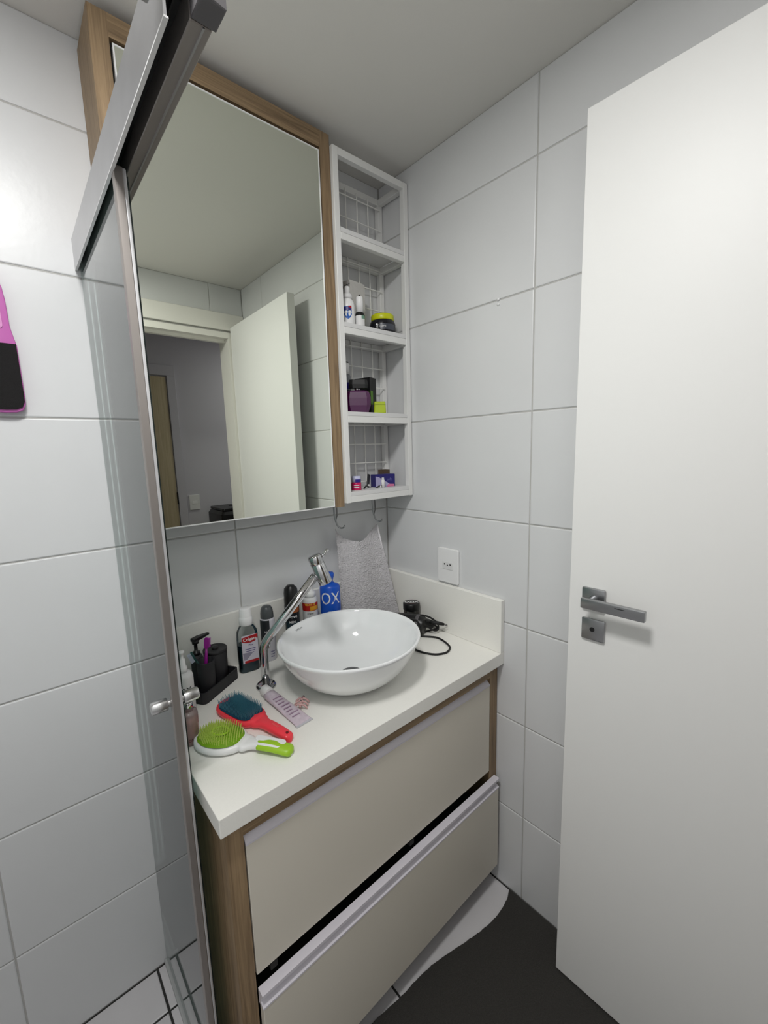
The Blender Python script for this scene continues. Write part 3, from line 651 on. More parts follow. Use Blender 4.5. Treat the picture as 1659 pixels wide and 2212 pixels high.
obj('tumbler', L([(0.0, 0.0), (0.0195, 0.0), (0.0205, 0.002), (0.0218, 0.089), (0.0213, 0.091), (0.0202, 0.090), (0.0185, 0.006), (0.0, 0.006)], seg=40), M_BLACKMATT, cup, auto=35)
sp = thing('soap_dispenser', 'black soap dispenser with pump at the tray end', 'soap dispenser', tloc(-0.0165, 0.0205))
obj('body', L([(0.0, 0.0), (0.014, 0.0), (0.015, 0.002), (0.0155, 0.088), (0.0140, 0.095), (0.009, 0.098), (0.0, 0.098)], seg=36), M_BLACKMATT, sp, auto=35)
pu = obj('pump', L([(0.010, 0.098), (0.010, 0.106), (0.0045, 0.107), (0.0045, 0.128), (0.0085, 0.129), (0.0085, 0.139), (0.0, 0.140)], seg=24), M_BLACKPL, sp, auto=35)
bmn = loft([[(-0.008, -0.008, 0.112), (-0.008, 0.008, 0.112), (-0.008, 0.008, 0.120), (-0.008, -0.008, 0.120)], [(0.012, -0.008, 0.113), (0.012, 0.008, 0.113), (0.012, 0.008, 0.121), (0.012, -0.008, 0.121)], [(0.042, -0.004, 0.114), (0.042, 0.004, 0.114), (0.042, 0.004, 0.119), (0.042, -0.004, 0.119)]])
obj('nozzle', xf(bmn, Matrix.Translation((0, 0, 0.024)) @ Matrix.Rotation(0.35, 4, 'Z')), M_BLACKPL, pu)
def toothbrush(label, base, tip, col, col2, headlen=0.024):
    b0 = Vector(base); b1 = Vector(tip); d = (b1-b0).normalized(); Ln = (b1-b0).length
    t = thing('toothbrush', label, 'toothbrush', base, 0, 'toothbrushes in the tumbler')
    pts = [d*(Ln*k/10) for k in range(9)]; rad = [0.004, 0.0048, 0.0052, 0.0052, 0.0045, 0.0042, 0.0044, 0.0036, 0.0026]
    obj('handle', T(pts, rad, seg=10), col, t, smooth=True)
    q = d.to_track_quat('Z', 'Y').to_matrix().to_4x4()
    obj('head', xf(xf(prism(rrect(0.013, 0.030, 0.006, 4), -0.0025, 0.0025, 'y', bev=0.0012), Matrix.Translation((0, 0, 0.0))), Matrix.Translation(d*(Ln*0.90)) @ q @ Matrix.Identity(4)), col, t)
    bm = bmesh.new()
    for i in range(4):
        for j in range(9):
            x = -0.0042+i*0.0028; z = -0.011+j*0.00275
            rod(bm, (x, -0.002, z), (x*1.08, -0.012, z), 0.0010, 5)
    obj('bristles', xf(bm, Matrix.Translation(d*(Ln*0.90)) @ q), col2, t)
    return t
cupc = Vector(tloc(-0.026, -0.0150))
M_PURP = mat('purple_plastic', (150, 24, 140), 0.3); M_PURPB = mat('purple_bristle', (176, 60, 178), 0.6)
M_TEAL = mat('dark_teal_plastic', (18, 70, 66), 0.35); M_TEALB = mat('pale_bristle', (190, 196, 210), 0.6)
toothbrush('purple toothbrush leaning in the black tumbler', cupc + Vector((-0.010, -0.008, 0.0075)), cupc + Vector((0.012, 0.012, 0.145)), M_PURP, M_PURPB)
toothbrush('dark teal toothbrush leaning in the black tumbler', cupc + Vector((0.012, 0.004, 0.0075)), cupc + Vector((-0.030, 0.008, 0.118)), M_TEAL, M_TEALB)

# --- white pump bottle, pink pump bottle at the left edge
t = item('lotion_bottle', 'white lotion pump bottle squeezed beside the glass edge', 'bottle', -0.8220, -0.163, ZC, 0.05)
obj('body', L([(0.0, 0.0), (0.0205, 0.0), (0.0215, 0.002), (0.0215, 0.098), (0.019, 0.106), (0.011, 0.110), (0.0, 0.110)], seg=36), M_WHITE2, t, auto=35)
obj('pump', L([(0.010, 0.110), (0.010, 0.122), (0.0075, 0.123), (0.007, 0.142), (0.004, 0.143), (0.004, 0.156), (0.007, 0.157), (0.007, 0.163), (0.0, 0.164)], seg=24), M_WHITE, t, auto=35)
obj('nozzle', xf(T([(0, 0, 0.160), (-0.022, 0, 0.160), (-0.028, 0, 0.157)], [0.0045, 0.0038, 0.003], seg=10), Matrix.Rotation(0.3, 4, 'Z')), M_WHITE, t)
obj('lettering', text('OX', 0.020, r=0.0217, loc=(0, 0, 0.070)), M_BLACKPL, t)
t = item('perfume_bottle', 'frosted pink cosmetic bottle with chrome spray pump', 'bottle', -0.8485, -0.278, ZC, 0.0)
obj('shell', L([(0.0, 0.0), (0.0175, 0.0), (0.0195, 0.002), (0.0195, 0.068), (0.0175, 0.074), (0.010, 0.076)], seg=40, cap1=False), thin_glass('frosted_plastic', (232, 226, 226), 0.25, diffuse=(240, 226, 224), dmix=0.42), t, auto=40)
obj('liquid', L([(0.0, 0.003), (0.0170, 0.003), (0.0180, 0.005), (0.0180, 0.050), (0.0, 0.050)], seg=36), mat('rose_liquid', (224, 146, 140), 0.25), t, auto=40)
obj('collar', L([(0.0, 0.076), (0.0115, 0.076), (0.0115, 0.094), (0.0105, 0.096), (0.0, 0.096)], seg=32), M_CHROME, t, auto=35)
pm = obj('pump_head', L([(0.0, 0.096), (0.006, 0.096), (0.006, 0.101), (0.0125, 0.102), (0.0125, 0.113), (0.011, 0.115), (0.0, 0.1155)], seg=32), M_WHITE2, t, auto=35)
obj('spout', T([(0.0, -0.004, 0.106), (-0.012, -0.016, 0.106)], 0.0085, seg=20), M_CHROME, pm, auto=40)
obj('lettering', text('ROSE', 0.008, r=0.0197, loc=(0.0, 0, 0.014)), mat('wine_print', (96, 34, 40), 0.4), t)

# --- hair brushes
def brush(name, label, cx, cy, ang, headl, headw, handle, col_body, col_pad, dome, square, lift=0.0, inlay=None, nx=11, ny=17, bl=0.013, brad=0.0008):
    """local +x runs from the head to the handle end"""
    t = thing(name, label, 'hair brush', (cx, cy, ZC), ang, 'hair brushes on the worktop')
    HL_, HW = headl/2, headw/2; n = 64
    def hw(x):                          # half width of head+handle along x
        if square: e = 3.2
        else: e = 2.05
        u = min(1.0, abs(x)/HL_); w = HW*(1-u**e)**(1/e) if abs(x) < HL_ else 0.0
        hx0 = HL_*0.55
        if x > hx0:
            k = (x-hx0)/(handle-hx0); g = 0.0105 + 0.0035*math.sin(PI*min(1, k*1.05)*0.9) + 0.010*math.exp(-((x-HL_)/0.012)**2)*(1 if square else 1.1)
            if k > 0.94: g *= math.sqrt(max(0.02, 1-((k-0.94)/0.06)**2))
            w = max(w, g)
        return max(w, 0.001)
    secs = []
    N = 60; xs = [-HL_+ (handle+HL_)*(0.5-0.5*math.cos(PI*i/N)) if i in (0, N) else -HL_+(handle+HL_)*(i/N) for i in range(N+1)]
    for x in xs:
        w = hw(x); k = max(0.0, (x-HL_*0.8)/(handle-HL_*0.8)); th = 0.020*(1-0.25*k) if x < HL_ else 0.0165
        th = min(th, 0.006+w*0.9); z0 = 0.0 + lift*(k if x > 0 else 0) + (0.006*math.sin(PI*min(1, k)) if not square else 0.004*math.sin(PI*min(1, k)))
        ring = []
        for q in range(16):
            a = 2*PI*q/16; cs, sn = math.cos(a), math.sin(a)
            ring.append((x, w*math.copysign(abs(cs)**0.7, cs), z0 + th/2 + th/2*math.copysign(abs(sn)**0.7, sn)))
        secs.append(ring)
    obj('body', loft(secs), col_body, t, smooth=True)
    # cushion
    bm = bmesh.new(); R = 9; prev = None
    for r_ in range(R+1):
        f = 1-r_/R; ring = []
        for q in range(40):
            a = 2*PI*q/40; e = 0.55 if square else 0.95
            px = f*HL_*0.86*math.copysign(abs(math.cos(a))**e, math.cos(a)); py = f*HW*0.86*math.copysign(abs(math.sin(a))**e, math.sin(a))
            ring.append(bm.verts.new((px, py, 0.0195 + dome*(1-f*f))))
        if prev:
            for q in range(40): bm.faces.new((prev[q], prev[(q+1) % 40], ring[(q+1) % 40], ring[q]))
        prev = ring
    bmesh.ops.remove_doubles(bm, verts=bm.verts, dist=1e-5)
    obj('cushion', bm, col_pad, t, smooth=True)
    bm = bmesh.new()
    for i in range(ny):
        for j in range(nx):
            u = -1+2*(i+0.5*(j % 2)*0.9)/(ny-0.6); v = -1+2*j/(nx-1)
            inside = (abs(u)**4+abs(v)**4 < 0.93) if square else (u*u+v*v < 0.92)
            if not inside: continue
            px, py = u*HL_*0.82, v*HW*0.82; rr_ = min(1, u*u+v*v); pz = 0.0195+dome*(1-rr_*0.8)-0.001
            d = Vector((u*0.18, v*0.18, 1)).normalized(); a = Vector((px, py, pz)); b = a+d*bl
            vs = []
            o1 = d.orthogonal().normalized()*brad; o2 = d.cross(o1)
            base = [bm.verts.new(a+o1*math.cos(2*PI*q/4)+o2*math.sin(2*PI*q/4)) for q in range(4)]
            tip = [bm.verts.new(b+(o1*math.cos(2*PI*q/4)+o2*math.sin(2*PI*q/4))*0.45) for q in range(4)]
            for q in range(4): bm.faces.new((base[q], base[(q+1) % 4], tip[(q+1) % 4], tip[q]))
            bm.faces.new(tip)
    o = obj('bristles', bm, inlay[1] if inlay else col_pad, t); o['kind'] = 'stuff'
    return t
M_RED = mat('coral_red_plastic', (252, 66, 80), 0.32); M_TEALP = mat('teal_rubber', (16, 62, 84), 0.5)
M_TEALT = mat('teal_bristle', (74, 132, 152), 0.4)
t = brush('hair_brush', 'red paddle hair brush with teal bristles', -0.7280, -0.2640, math.atan2(-0.955, 0.235), 0.138, 0.075, 0.176, M_RED, M_TEALP, 0.002, True, inlay=(None, M_TEALT), nx=15, ny=21, bl=0.017, brad=0.0010)
obj('hang_hole', T([(0.164, 0, 0.0175), (0.164, 0, 0.0195)], 0.0032, seg=14), mat('dark_red', (120, 16, 24), 0.4), t)
obj('lettering', xf(text('TANGLE', 0.006, depth=0.0003), Matrix.Translation((0.125, 0, 0.0208)) @ Matrix.Rotation(-PI/2, 4, 'X')), mat('pale_red', (250, 120, 120), 0.4), t)
M_GREEN = mat('lime_plastic', (160, 204, 40), 0.38); M_GRNP = mat('lime_cushion', (116, 160, 22), 0.45); M_GRNB = mat('lime_bristle', (206, 226, 110), 0.4)
t = brush('hair_brush', 'white hair brush with lime green bristles and grip', -0.8010, -0.3330, math.atan2(-0.818, 0.575), 0.122, 0.092, 0.170, M_WHITE, M_GRNP, 0.009, False, inlay=(None, M_GRNB), nx=15, ny=19, bl=0.014, brad=0.0012)
gs = []
for i in range(25):
    k = i/24; x = 0.088+0.083*k; w = 0.0166*math.sqrt(max(0.03, 1-max(0, (k-0.86)/0.14)**2))*(math.sqrt(max(0.05, 1-max(0, (0.10-k)/0.10)**2)))
    z0 = 0.006*math.sin(PI*min(1, (x-0.049)/0.121)); gs.append([(x, w*math.cos(2*PI*q/16), max(0.0005, z0+0.0078+0.0090*min(1, w/0.012)*math.sin(2*PI*q/16))) for q in range(16)])
obj('grip', loft(gs), M_GREEN, t, smooth=True, label='lime green rubber grip')
obj('grip_panel', xf(prism(rrect(0.070, 0.015, 0.007), 0.0, 0.0030, bev=0.0008), Matrix.Translation((0.116, 0.0075, 0.0190)) @ Matrix.Rotation(0.05, 4, 'Y')), M_WHITE, t)
obj('cushion_ring', T([(0.018*math.cos(a*PI/12), 0.014*math.sin(a*PI/12), 0.031) for a in range(25)], 0.002, seg=6), M_GREEN, t)

# --- cream tube
t = thing('cream_tube', 'squeezed lilac and white cream tube beside the red brush', 'tube', (-0.6455, -0.231, ZC), math.atan2(-0.985, 0.06)+0.02)
secs = []
for k in range(13):
    u = k/12; x = 0.014+0.152*u; w = 0.0165+0.0050*u; th = 0.0145*(1-u)**0.8+0.0012
    secs.append([(x, w*math.cos(2*PI*q/20), 0.0005+th*(1+math.sin(2*PI*q/20))*0.62+0.0012*math.sin(9*u+2*math.cos(2*PI*q/20))*u*(1-u)*3+0.0012) for q in range(20)])
tb_ = obj('body', loft(secs), mat('tube_lilac', (214, 200, 212), 0.22, noise_amt=0.10, nscale=90), t, smooth=True)
obj('crimp', B(0.164, 0.172, -0.0222, 0.0222, 0.0010, 0.0024), mat('tube_crimp', (206, 204, 212), 0.3), t)
obj('cap', L([(0.0, -0.012), (0.0125, -0.012), (0.014, -0.010), (0.014, 0.012), (0.012, 0.014), (0.0, 0.014)], seg=28, mtx=Matrix.Translation((0.002, 0, 0.0142)) @ Matrix.Rotation(PI/2, 4, 'Y')), M_WHITE, t, auto=35)
for k in range(8):
    x = 0.052+k*0.012; zt = 0.0024+(0.0145*(1-(x-0.014)/0.152)**0.8+0.0012)*1.24
    obj('print_line', B(x, x+0.0035, -0.012, 0.012-0.004*(k % 3), zt-0.0006, zt+0.0004), mat('tube_print', (168, 142, 166), 0.35), tb_)
# --- pink hair clip
t = thing('hair_clip', 'small pale pink claw clip by the basin', 'hair clip', (-0.598, -0.330, ZC), -YAW)
M_CLIP = mat('dusty_pink_plastic', (212, 170, 168), 0.35)
for k in range(3):
    y = -0.016+k*0.013
    obj('claw', T(catmull([(0.004, y-0.001, 0.014), (-0.008, y, 0.011), (-0.017, y-0.002, 0.004)], 5), [0.0026]*10+[0.0018], seg=10), M_CLIP, t, smooth=True)
    obj('claw', T(catmull([(-0.003, y-0.006, 0.015), (0.009, y-0.004, 0.012), (0.018, y-0.005, 0.004)], 5), [0.0026]*10+[0.0018], seg=10), M_CLIP, t, smooth=True)
obj('spine', T(catmull([(0.001, -0.026, 0.010), (0.0, -0.010, 0.0145), (0.0, 0.005, 0.0145), (0.001, 0.018, 0.010)], 5), 0.0024, seg=10), M_CLIP, t, smooth=True)
obj('spring', T([(0.001, 0.012, 0.012), (0.001, 0.020, 0.010)], 0.0030, seg=10), M_CAPGREY, t)
for k in range(2): obj('gap_pin', T([(-0.001, -0.011+k*0.013, 0.0135), (0.001, -0.008+k*0.013, 0.0178)], 0.0018, seg=8), M_CAPGREY, t)

# --- hair dryer and jar
t = thing('hair_dryer', 'black hair dryer with loose cord behind the basin', 'hair dryer', (-0.105, -0.225, ZC))
def wt(bm): return bmesh.ops.translate(bm, verts=bm.verts, vec=Vector((0.105, 0.225, -ZC))) and bm or bm
def dpart(name, bm, m=M_BLACKPL, **k):
    bmesh.ops.translate(bm, verts=bm.verts, vec=Vector((0.105, 0.225, -ZC))); return obj(name, bm, m, t, **k)
ba0, ba1 = Vector((-0.150, -0.130, 0.862)), Vector((-0.085, -0.275, 0.862)); bd_ = (ba1-ba0); bq = Matrix.Translation(ba0) @ bd_.to_track_quat('Z', 'Y').to_matrix().to_4x4(); bl_ = bd_.length
dpart('barrel', L([(0.0, 0.0), (0.020, 0.0), (0.024, 0.004), (0.027, 0.04), (0.0335, 0.09), (0.0335, bl_-0.02), (0.028, bl_-0.004), (0.0, bl_)], seg=32, mtx=bq), auto=40)
dpart('nozzle', L([(0.021, 0.002), (0.022, -0.012), (0.026, -0.030), (0.0, -0.030)], seg=28, mtx=bq, cap0=False), auto=40)
dpart('rear_ring', L([(0.0340, bl_-0.03), (0.0348, bl_-0.028), (0.0348, bl_-0.020), (0.0340, bl_-0.018)], seg=32, mtx=bq, cap0=False, cap1=False), M_CAPGREY, auto=40)
hb = [(-0.105, -0.235, 0.862), (-0.078, -0.248, 0.862), (-0.055, -0.262, 0.856), (-0.042, -0.272, 0.850)]
dpart('handle', T(catmull(hb, 6), [0.019-0.006*i/18 for i in range(19)], seg=16), smooth=True)
cord = [(-0.045, -0.270, 0.850), (-0.035, -0.276, 0.846), (-0.034, -0.282, 0.838), (-0.050, -0.268, 0.8315), (-0.085, -0.258, 0.8303), (-0.107, -0.270, 0.8302), (-0.079, -0.313, 0.8302), (-0.078, -0.343, 0.8302), (-0.090, -0.379, 0.8302), (-0.105, -0.399, 0.8302), (-0.135, -0.409, 0.8302), (-0.168, -0.393, 0.8302), (-0.186, -0.355, 0.8302), (-0.19, -0.31, 0.8302)]
dpart('cord', T(catmull(cord, 8), 0.0031, seg=10), M_RUBBER, smooth=True)
loop = [(-0.110, -0.245, 0.893), (-0.085, -0.255, 0.893), (-0.062, -0.272, 0.884), (-0.045, -0.290, 0.866), (-0.043, -0.297, 0.848), (-0.052, -0.296, 0.840), (-0.066, -0.288, 0.845), (-0.080, -0.276, 0.860), (-0.095, -0.27, 0.875)]
dpart('cord_loop', T(catmull(loop, 7), 0.0030, seg=10), M_RUBBER, smooth=True)
loop2 = [(-0.128, -0.255, 0.893), (-0.118, -0.268, 0.886), (-0.113, -0.278, 0.868), (-0.112, -0.279, 0.850), (-0.118, -0.270, 0.836)]
dpart('cord_wrap', T(catmull(loop2, 7), 0.0030, seg=10), M_RUBBER, smooth=True)
dpart('plug', T([(-0.070, -0.282, 0.872), (-0.055, -0.297, 0.869), (-0.045, -0.307, 0.866), (-0.036, -0.316, 0.863)], [0.005, 0.0065, 0.006, 0.0045], seg=12), M_RUBBER, smooth=True)
for s in (-0.003, 0.003): dpart('plug_pin', T([(-0.037+s, -0.315+s, 0.8635), (-0.028+s, -0.324+s, 0.861)], 0.0013, seg=8), M_RUBBER)
jar = item('pomade_jar', 'clear jar with black lettered lid behind the dryer', 'jar', -0.0535, -0.178, ZC, 0.0)
obj('glass', L([(0.0, 0.0), (0.027, 0.0), (0.0285, 0.003), (0.0285, 0.052), (0.0255, 0.057), (0.0255, 0.06)], seg=40, cap1=False), 'clear_plastic', jar, auto=40)
obj('contents', L([(0.0, 0.002), (0.0268, 0.002), (0.0275, 0.005), (0.0275, 0.036), (0.0, 0.036)], seg=36), mat('pomade', (120, 110, 98), 0.3), jar, auto=40)
ld = obj('lid', L([(0.0, 0.058), (0.0295, 0.058), (0.030, 0.059), (0.030, 0.081), (0.0285, 0.083), (0.0, 0.083)], seg=44), M_BLACKPL, jar, auto=30)
obj('lettering', xf(text('OZIX', 0.021, depth=0.0003, bold=0.0004), Matrix.Translation((0, 0.004, 0.0834)) @ Matrix.Rotation(-PI/2, 4, 'X')), M_WHITE, ld)
obj('lettering', xf(text('modelador', 0.007, depth=0.0003), Matrix.Translation((0, -0.011, 0.0834)) @ Matrix.Rotation(-PI/2, 4, 'X')), mat('lid_red', (110, 24, 30), 0.4), ld)

# ================================================================== SHELF ITEMS
Z2, Z3, Z4 = LV[2], LV[1], LV[0]
t = item('spray_bottle', 'white spray bottle with blue shield label on the shelf', 'bottle', -0.2385, -0.112, Z2, 0.0)
obj('body', L([(0.0, 0.0), (0.0205, 0.0), (0.0215, 0.002), (0.0215, 0.058), (0.019, 0.070), (0.0145, 0.077), (0.013, 0.079), (0.0, 0.079)], seg=36), M_WHITE, t, auto=40)
obj('overcap', L([(0.0, 0.079), (0.0148, 0.079), (0.0148, 0.092), (0.009, 0.094), (0.0085, 0.112), (0.006, 0.116), (0.0, 0.116)], seg=32), M_WHITE2, t, auto=35)
shp = [(-0.0125, 0.052), (0.0125, 0.055), (0.0130, 0.030), (0.008, 0.021), (0.0, 0.015), (-0.008, 0.021), (-0.0125, 0.030)]
def shield(outline, r):
    bm = bmesh.new(); bm.faces.new([bm.verts.new((x, 0, z)) for x, z in outline])
    bmesh.ops.subdivide_edges(bm, edges=bm.edges, cuts=4, use_grid_fill=True); bmesh.ops.triangulate(bm, faces=bm.faces)
    bmesh.ops.subdivide_edges(bm, edges=bm.edges, cuts=1)
    for v in bm.verts:
        a = v.co.x/r; v.co = Vector((r*math.sin(a), -r*math.cos(a), v.co.z))
    return bm
sl = obj('shield_label', shield(shp, 0.0220), mat('shield_blue', (28, 92, 178), 0.35), t)
obj('shield_top', shield([(-0.0105, 0.050), (0.0115, 0.053), (0.0118, 0.041), (-0.0105, 0.040)], 0.0223), mat('shield_navy', (44, 42, 120), 0.35), sl)
obj('red_corner', shield([(0.0, 0.0525), (0.0125, 0.0545), (0.0128, 0.046)], 0.0226), 'label_red', sl)
obj('white_stripe', cyl_patch(0.0224, -0.55, 0.55, 0.0345, 0.0375), M_WHITE, sl)
t = item('nail_polish', 'small dark bottle with long white cap on the shelf', 'bottle', -0.1965, -0.119, Z2, 0.0)
obj('body', L([(0.0, 0.0), (0.0150, 0.0), (0.016, 0.002), (0.016, 0.036), (0.0125, 0.044), (0.009, 0.046), (0.0, 0.046)], seg=32), M_BLACKPL, t, auto=40)
obj('cap', L([(0.0, 0.046), (0.0118, 0.046), (0.0112, 0.090), (0.0100, 0.092), (0.0, 0.092)], seg=32), M_WHITE, t, auto=35)
obj('label', cyl_patch(0.0161, -1.2, 1.1, 0.004, 0.034), M_WHITE2, t)
obj('green_print', cyl_patch(0.0163, 0.3, 1.1, 0.024, 0.034), mat('print_green', (110, 150, 130), 0.4), t)
t = thing('cosmetic_box', 'grey-white carton standing at the back of the shelf', 'box', (-0.176, -0.066, Z2), 0.12)
obj('carton', B(-0.034, 0.034, -0.017, 0.017, 0.0, 0.152, bev=0.0006), mat('carton_grey', (196, 194, 190), 0.5, noise_amt=0.05, nscale=60), t)
obj('lettering', text('BODY', 0.014, loc=(-0.0345, 0.0, 0.0), depth=0.0003) and xf(text('BODY', 0.014, depth=0.0003), Matrix.Translation((-0.0343, 0.0, 0.135)) @ Matrix.Rotation(-PI/2, 4, 'Z')), M_BLACKPL, t)
ey = obj('drop_print', prism([(0.008+0.005*math.cos(a*PI/8), 0.108+0.008*math.sin(a*PI/8)) for a in range(16)], -0.0173, -0.017, 'y'), mat('print_dark', (60, 54, 52), 0.5), t)
obj('drop_tail', prism([(0.010, 0.100), (0.013, 0.100), (0.017, 0.05), (0.013, 0.05)], -0.0173, -0.017, 'y'), 'print_dark', ey)
t = item('hair_cream_jar', 'black cream jar with lime yellow lid on the shelf', 'jar', -0.0785, -0.092, Z2, 0.0)
obj('body', L([(0.0, 0.0), (0.040, 0.0), (0.043, 0.003), (0.0435, 0.032), (0.040, 0.042), (0.036, 0.045), (0.0, 0.045)], seg=48), mat('jar_black', (20, 21, 28), 0.2), t, auto=40)
obj('lid', L([(0.0, 0.044), (0.0375, 0.044), (0.0385, 0.046), (0.0385, 0.060), (0.0365, 0.063), (0.034, 0.062), (0.0, 0.062)], seg=48), mat('lime_lid', (206, 212, 20), 0.35), t, auto=35)
lb = obj('label', cyl_patch(0.0434, -0.2, 1.2, 0.010, 0.028), mat('jar_label', (70, 74, 84), 0.35), t)
obj('lettering', text('CREME', 0.008, r=0.0437, loc=(0, 0, 0.020)), M_WHITE2, t)
t = item('chrome_cap', 'small chrome cap between the carton and the jar', 'cap', -0.1345, -0.128, Z2, 0.0)
obj('cap', L([(0.0, 0.0), (0.008, 0.0), (0.008, 0.006), (0.004, 0.008), (0.0035, 0.016), (0.005, 0.019), (0.003, 0.022), (0.0, 0.022)], seg=20), M_CHROME, t, auto=40)
obj('base_ring', L([(0.0082, 0.0005), (0.011, 0.0005), (0.011, 0.005), (0.0082, 0.005)], seg=20, cap0=False, cap1=False), M_BLACKPL, t)

t = item('deodorant_spray', 'tall slim grey spray with white cap behind the purple bottle', 'bottle', -0.2260, -0.066, Z3, 0.0)
obj('body', L([(0.0, 0.0), (0.018, 0.0), (0.019, 0.002), (0.019, 0.118), (0.016, 0.126), (0.0, 0.126)], seg=32), mat('spray_grey', (120, 124, 130), 0.3), t, auto=40)
obj('cap', L([(0.0, 0.126), (0.0155, 0.126), (0.0155, 0.158), (0.014, 0.160), (0.0, 0.160)], seg=32), M_WHITE, t, auto=35)
obj('cap_top', L([(0.0, 0.160), (0.0135, 0.160), (0.0135, 0.164), (0.0, 0.164)], seg=28), M_RUBBER, t)
obj('label', cyl_patch(0.0191, -1.2, 1.3, 0.02, 0.075), mat('label_navy', (24, 34, 66), 0.35), t)
obj('emblem', cyl_patch(0.0193, 0.3, 1.0, 0.078, 0.098), mat('label_indigo', (44, 34, 132), 0.35), t)
t = item('purple_bottle', 'squat faceted purple bottle with black cap on the shelf', 'bottle', -0.216, -0.116, Z3, 0.1)
def octa(w, d, z, c=0.32):
    return [(sx*w, sy*d, z) for sx, sy in ((1, -1+c*1.2), (1, 1-c*1.2), (1-c, 1), (-1+c, 1), (-1, 1-c*1.2), (-1, -1+c*1.2), (-1+c, -1), (1-c, -1))]
obj('body', loft([octa(0.033, 0.017, 0.0), octa(0.0405, 0.020, 0.022), octa(0.0415, 0.020, 0.045), octa(0.036, 0.0185, 0.064), octa(0.030, 0.016, 0.068)]), mat('purple_glass', (74, 8, 70), 0.15, coat=0.4), t)
obj('collar', L([(0.0, 0.068), (0.009, 0.068), (0.009, 0.078), (0.0, 0.078)], seg=24), M_CHROME, t, auto=35)
obj('cap', xf(loft([octa(0.028, 0.012, 0.0), octa(0.030, 0.013, 0.012), octa(0.028, 0.012, 0.026)]), Matrix.Translation((0.004, 0, 0.076))), M_BLACKPL, t)
t = item('black_box', 'black carton with green panel standing on the shelf', 'box', -0.146, -0.072, Z3, -0.55)
obj('carton', B(-0.030, 0.030, -0.020, 0.020, 0.0, 0.118, bev=0.0006), mat('carton_black', (14, 14, 16), 0.4), t)
obj('green_panel', B(-0.0, 0.027, -0.0204, -0.020, 0.012, 0.075), mat('panel_green', (84, 132, 34), 0.4), t)
obj('green_panel', B(0.0301, 0.0304, -0.017, -0.003, 0.030, 0.075), 'panel_green', t)
t = item('lime_box', 'small lime green box at the front of the shelf', 'box', -0.1305, -0.125, Z3, 0.05)
obj('carton', loft([[(x, y, 0) for x, y in rrect(0.038, 0.022, 0.003, 2)], [(x, y, 0.003) for x, y in rrect(0.040, 0.024, 0.003, 2)], [(x, y, 0.036) for x, y in rrect(0.037, 0.022, 0.003, 2)], [(x, y, 0.038) for x, y in rrect(0.034, 0.019, 0.003, 2)]]), mat('lime_box', (176, 196, 20), 0.4), t)
obj('lid_seam', B(-0.0192, 0.0192, -0.0122, -0.0115, 0.028, 0.0288), mat('lime_dark', (120, 138, 10), 0.5), t)

t = item('nail_polish', 'little pink and white bottle on the lowest shelf', 'bottle', -0.2205, -0.098, Z4, 0.0)
obj('body', L([(0.0, 0.0), (0.0155, 0.0), (0.0165, 0.002), (0.0165, 0.022), (0.015, 0.026), (0.0, 0.026)], seg=32), mat('hot_pink', (206, 26, 96), 0.3), t, auto=40)
obj('cap', L([(0.0, 0.026), (0.0155, 0.026), (0.0155, 0.044), (0.014, 0.046), (0.0, 0.046)], seg=32), mat('lilac_cap', (206, 208, 238), 0.35), t, auto=35)
obj('indigo_band', cyl_patch(0.0157, -0.2, 1.4, 0.026, 0.036), 'label_indigo', t)
for k in range(2): obj('print_line', cyl_patch(0.0167, -0.5, 0.6, 0.008+k*0.007, 0.011+k*0.007), M_WHITE2, t)
t = thing('hair_clip', 'black hair clip on the lowest shelf', 'hair clip', (-0.170, -0.095, Z4), 0.4)
obj('paddle', xf(B(-0.008, 0.008, -0.0022, 0.0022, 0.004, 0.050, bev=0.0018, seg=2), Matrix.Rotation(0.25, 4, 'Y')), M_BLACKPL, t)
obj('jaw', T([(-0.026, 0, 0.0028), (-0.010, 0, 0.010), (0.0, 0, 0.008)], 0.0028, seg=8), M_BLACKPL, t)
obj('pin', L([(0.0, 0.0), (0.003, 0.0), (0.003, 0.004), (0.0, 0.005)], seg=12, mtx=Matrix.Translation((0.0, -0.003, 0.012)) @ Matrix.Rotation(PI/2, 4, 'X')), M_WHITE, t)
t = thing('hair_pin', 'tiny black and white pin at the middle of the lowest shelf', 'hair pin', (-0.128, -0.112, Z4), 0.3)
obj('arm', T([(-0.022, 0, 0.0025), (-0.006, 0, 0.007), (0.004, 0, 0.004)], 0.0025, seg=8), M_BLACKPL, t)
obj('arm', T([(0.004, 0, 0.004), (0.014, 0.003, 0.006), (0.026, 0.004, 0.0025)], 0.0025, seg=8), M_BLACKPL, t)
obj('bead', L([(0.0, 0.0), (0.005, 0.001), (0.005, 0.006), (0.0, 0.008)], seg=14), M_WHITE, t, smooth=True)
t = thing('cotton_box', 'blue and lilac small carton on the lowest shelf', 'box', (-0.085, -0.078, Z4), -0.2)
obj('carton', B(-0.040, 0.040, -0.018, 0.018, 0.0, 0.044, bev=0.001), mat('carton_indigo', (36, 30, 112), 0.4), t)
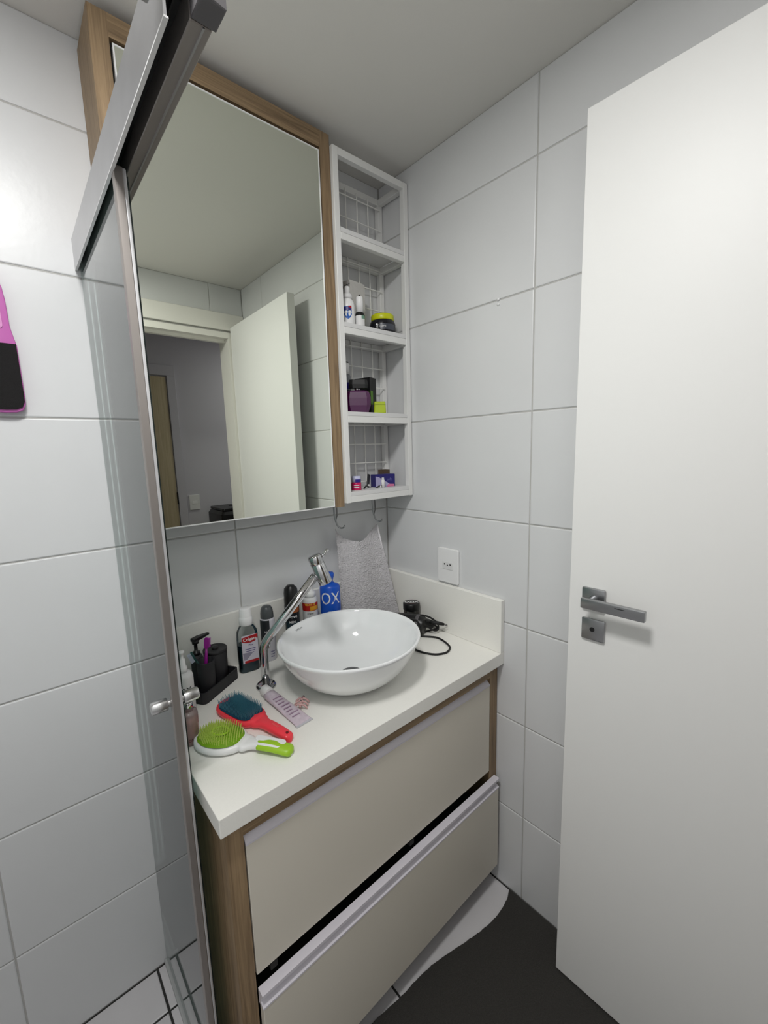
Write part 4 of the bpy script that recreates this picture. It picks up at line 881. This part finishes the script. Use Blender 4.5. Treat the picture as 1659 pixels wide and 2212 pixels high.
obj('lilac_panel', prism([(-0.0395, 0.0005), (0.030, 0.0005), (0.010, 0.014), (-0.028, 0.036), (-0.0395, 0.038)], -0.0184, -0.018, 'y'), mat('panel_lilac', (176, 172, 206), 0.4), t)
obj('pink_panel', prism([(0.004, 0.0005), (0.036, 0.0005), (0.036, 0.008), (0.012, 0.010)], -0.0187, -0.0184, 'y'), mat('panel_pink', (210, 120, 160), 0.4), t)
obj('lettering', text('soft', 0.014, loc=(0.015, -0.0184, 0.026)), mat('panel_text', (110, 110, 170), 0.4), t)
t = thing('white_stick', 'short white stick standing by the blue carton', 'cosmetic stick', (-0.112, -0.109, Z4), 0)
obj('barrel', L([(0.0, 0.0), (0.006, 0.0), (0.006, 0.024), (0.005, 0.026), (0.0, 0.026)], seg=18), M_WHITE, t, auto=35)
obj('tip', L([(0.005, 0.0255), (0.004, 0.034), (0.0, 0.035)], seg=18, cap0=False), M_WHITE2, t, auto=35)
t = thing('brown_box', 'dark brown open carton at the right end of the lowest shelf', 'box', (-0.042, -0.037, Z4), -0.05)
M_BRN = mat('carton_brown', (92, 74, 58), 0.6)
obj('base', B(-0.016, 0.016, -0.010, 0.014, 0.0, 0.002), M_BRN, t)
for q in ((-0.016, 0.016, -0.012, -0.010), (-0.016, 0.016, 0.012, 0.014), (-0.017, -0.0155, -0.012, 0.014), (0.0155, 0.017, -0.012, 0.014)):
    obj('panel', B(*q, 0.0, 0.058), M_BRN, t)
t = thing('clear_pot', 'tiny clear pot at the left of the lowest shelf', 'pot', (-0.2625, -0.105, Z4), 0)
obj('pot', L([(0.0, 0.0), (0.011, 0.0), (0.0115, 0.001), (0.0115, 0.012), (0.010, 0.0125), (0.0095, 0.002), (0.0, 0.002)], seg=24), thin_glass('pot_plastic', (200, 200, 196), 0.1, diffuse=(150, 148, 140), dmix=0.3), t, auto=35)
obj('lid', L([(0.0, 0.013), (0.0122, 0.013), (0.0122, 0.019), (0.011, 0.020), (0.0, 0.020)], seg=24), mat('pot_lid', (84, 80, 74), 0.4), t, auto=35)
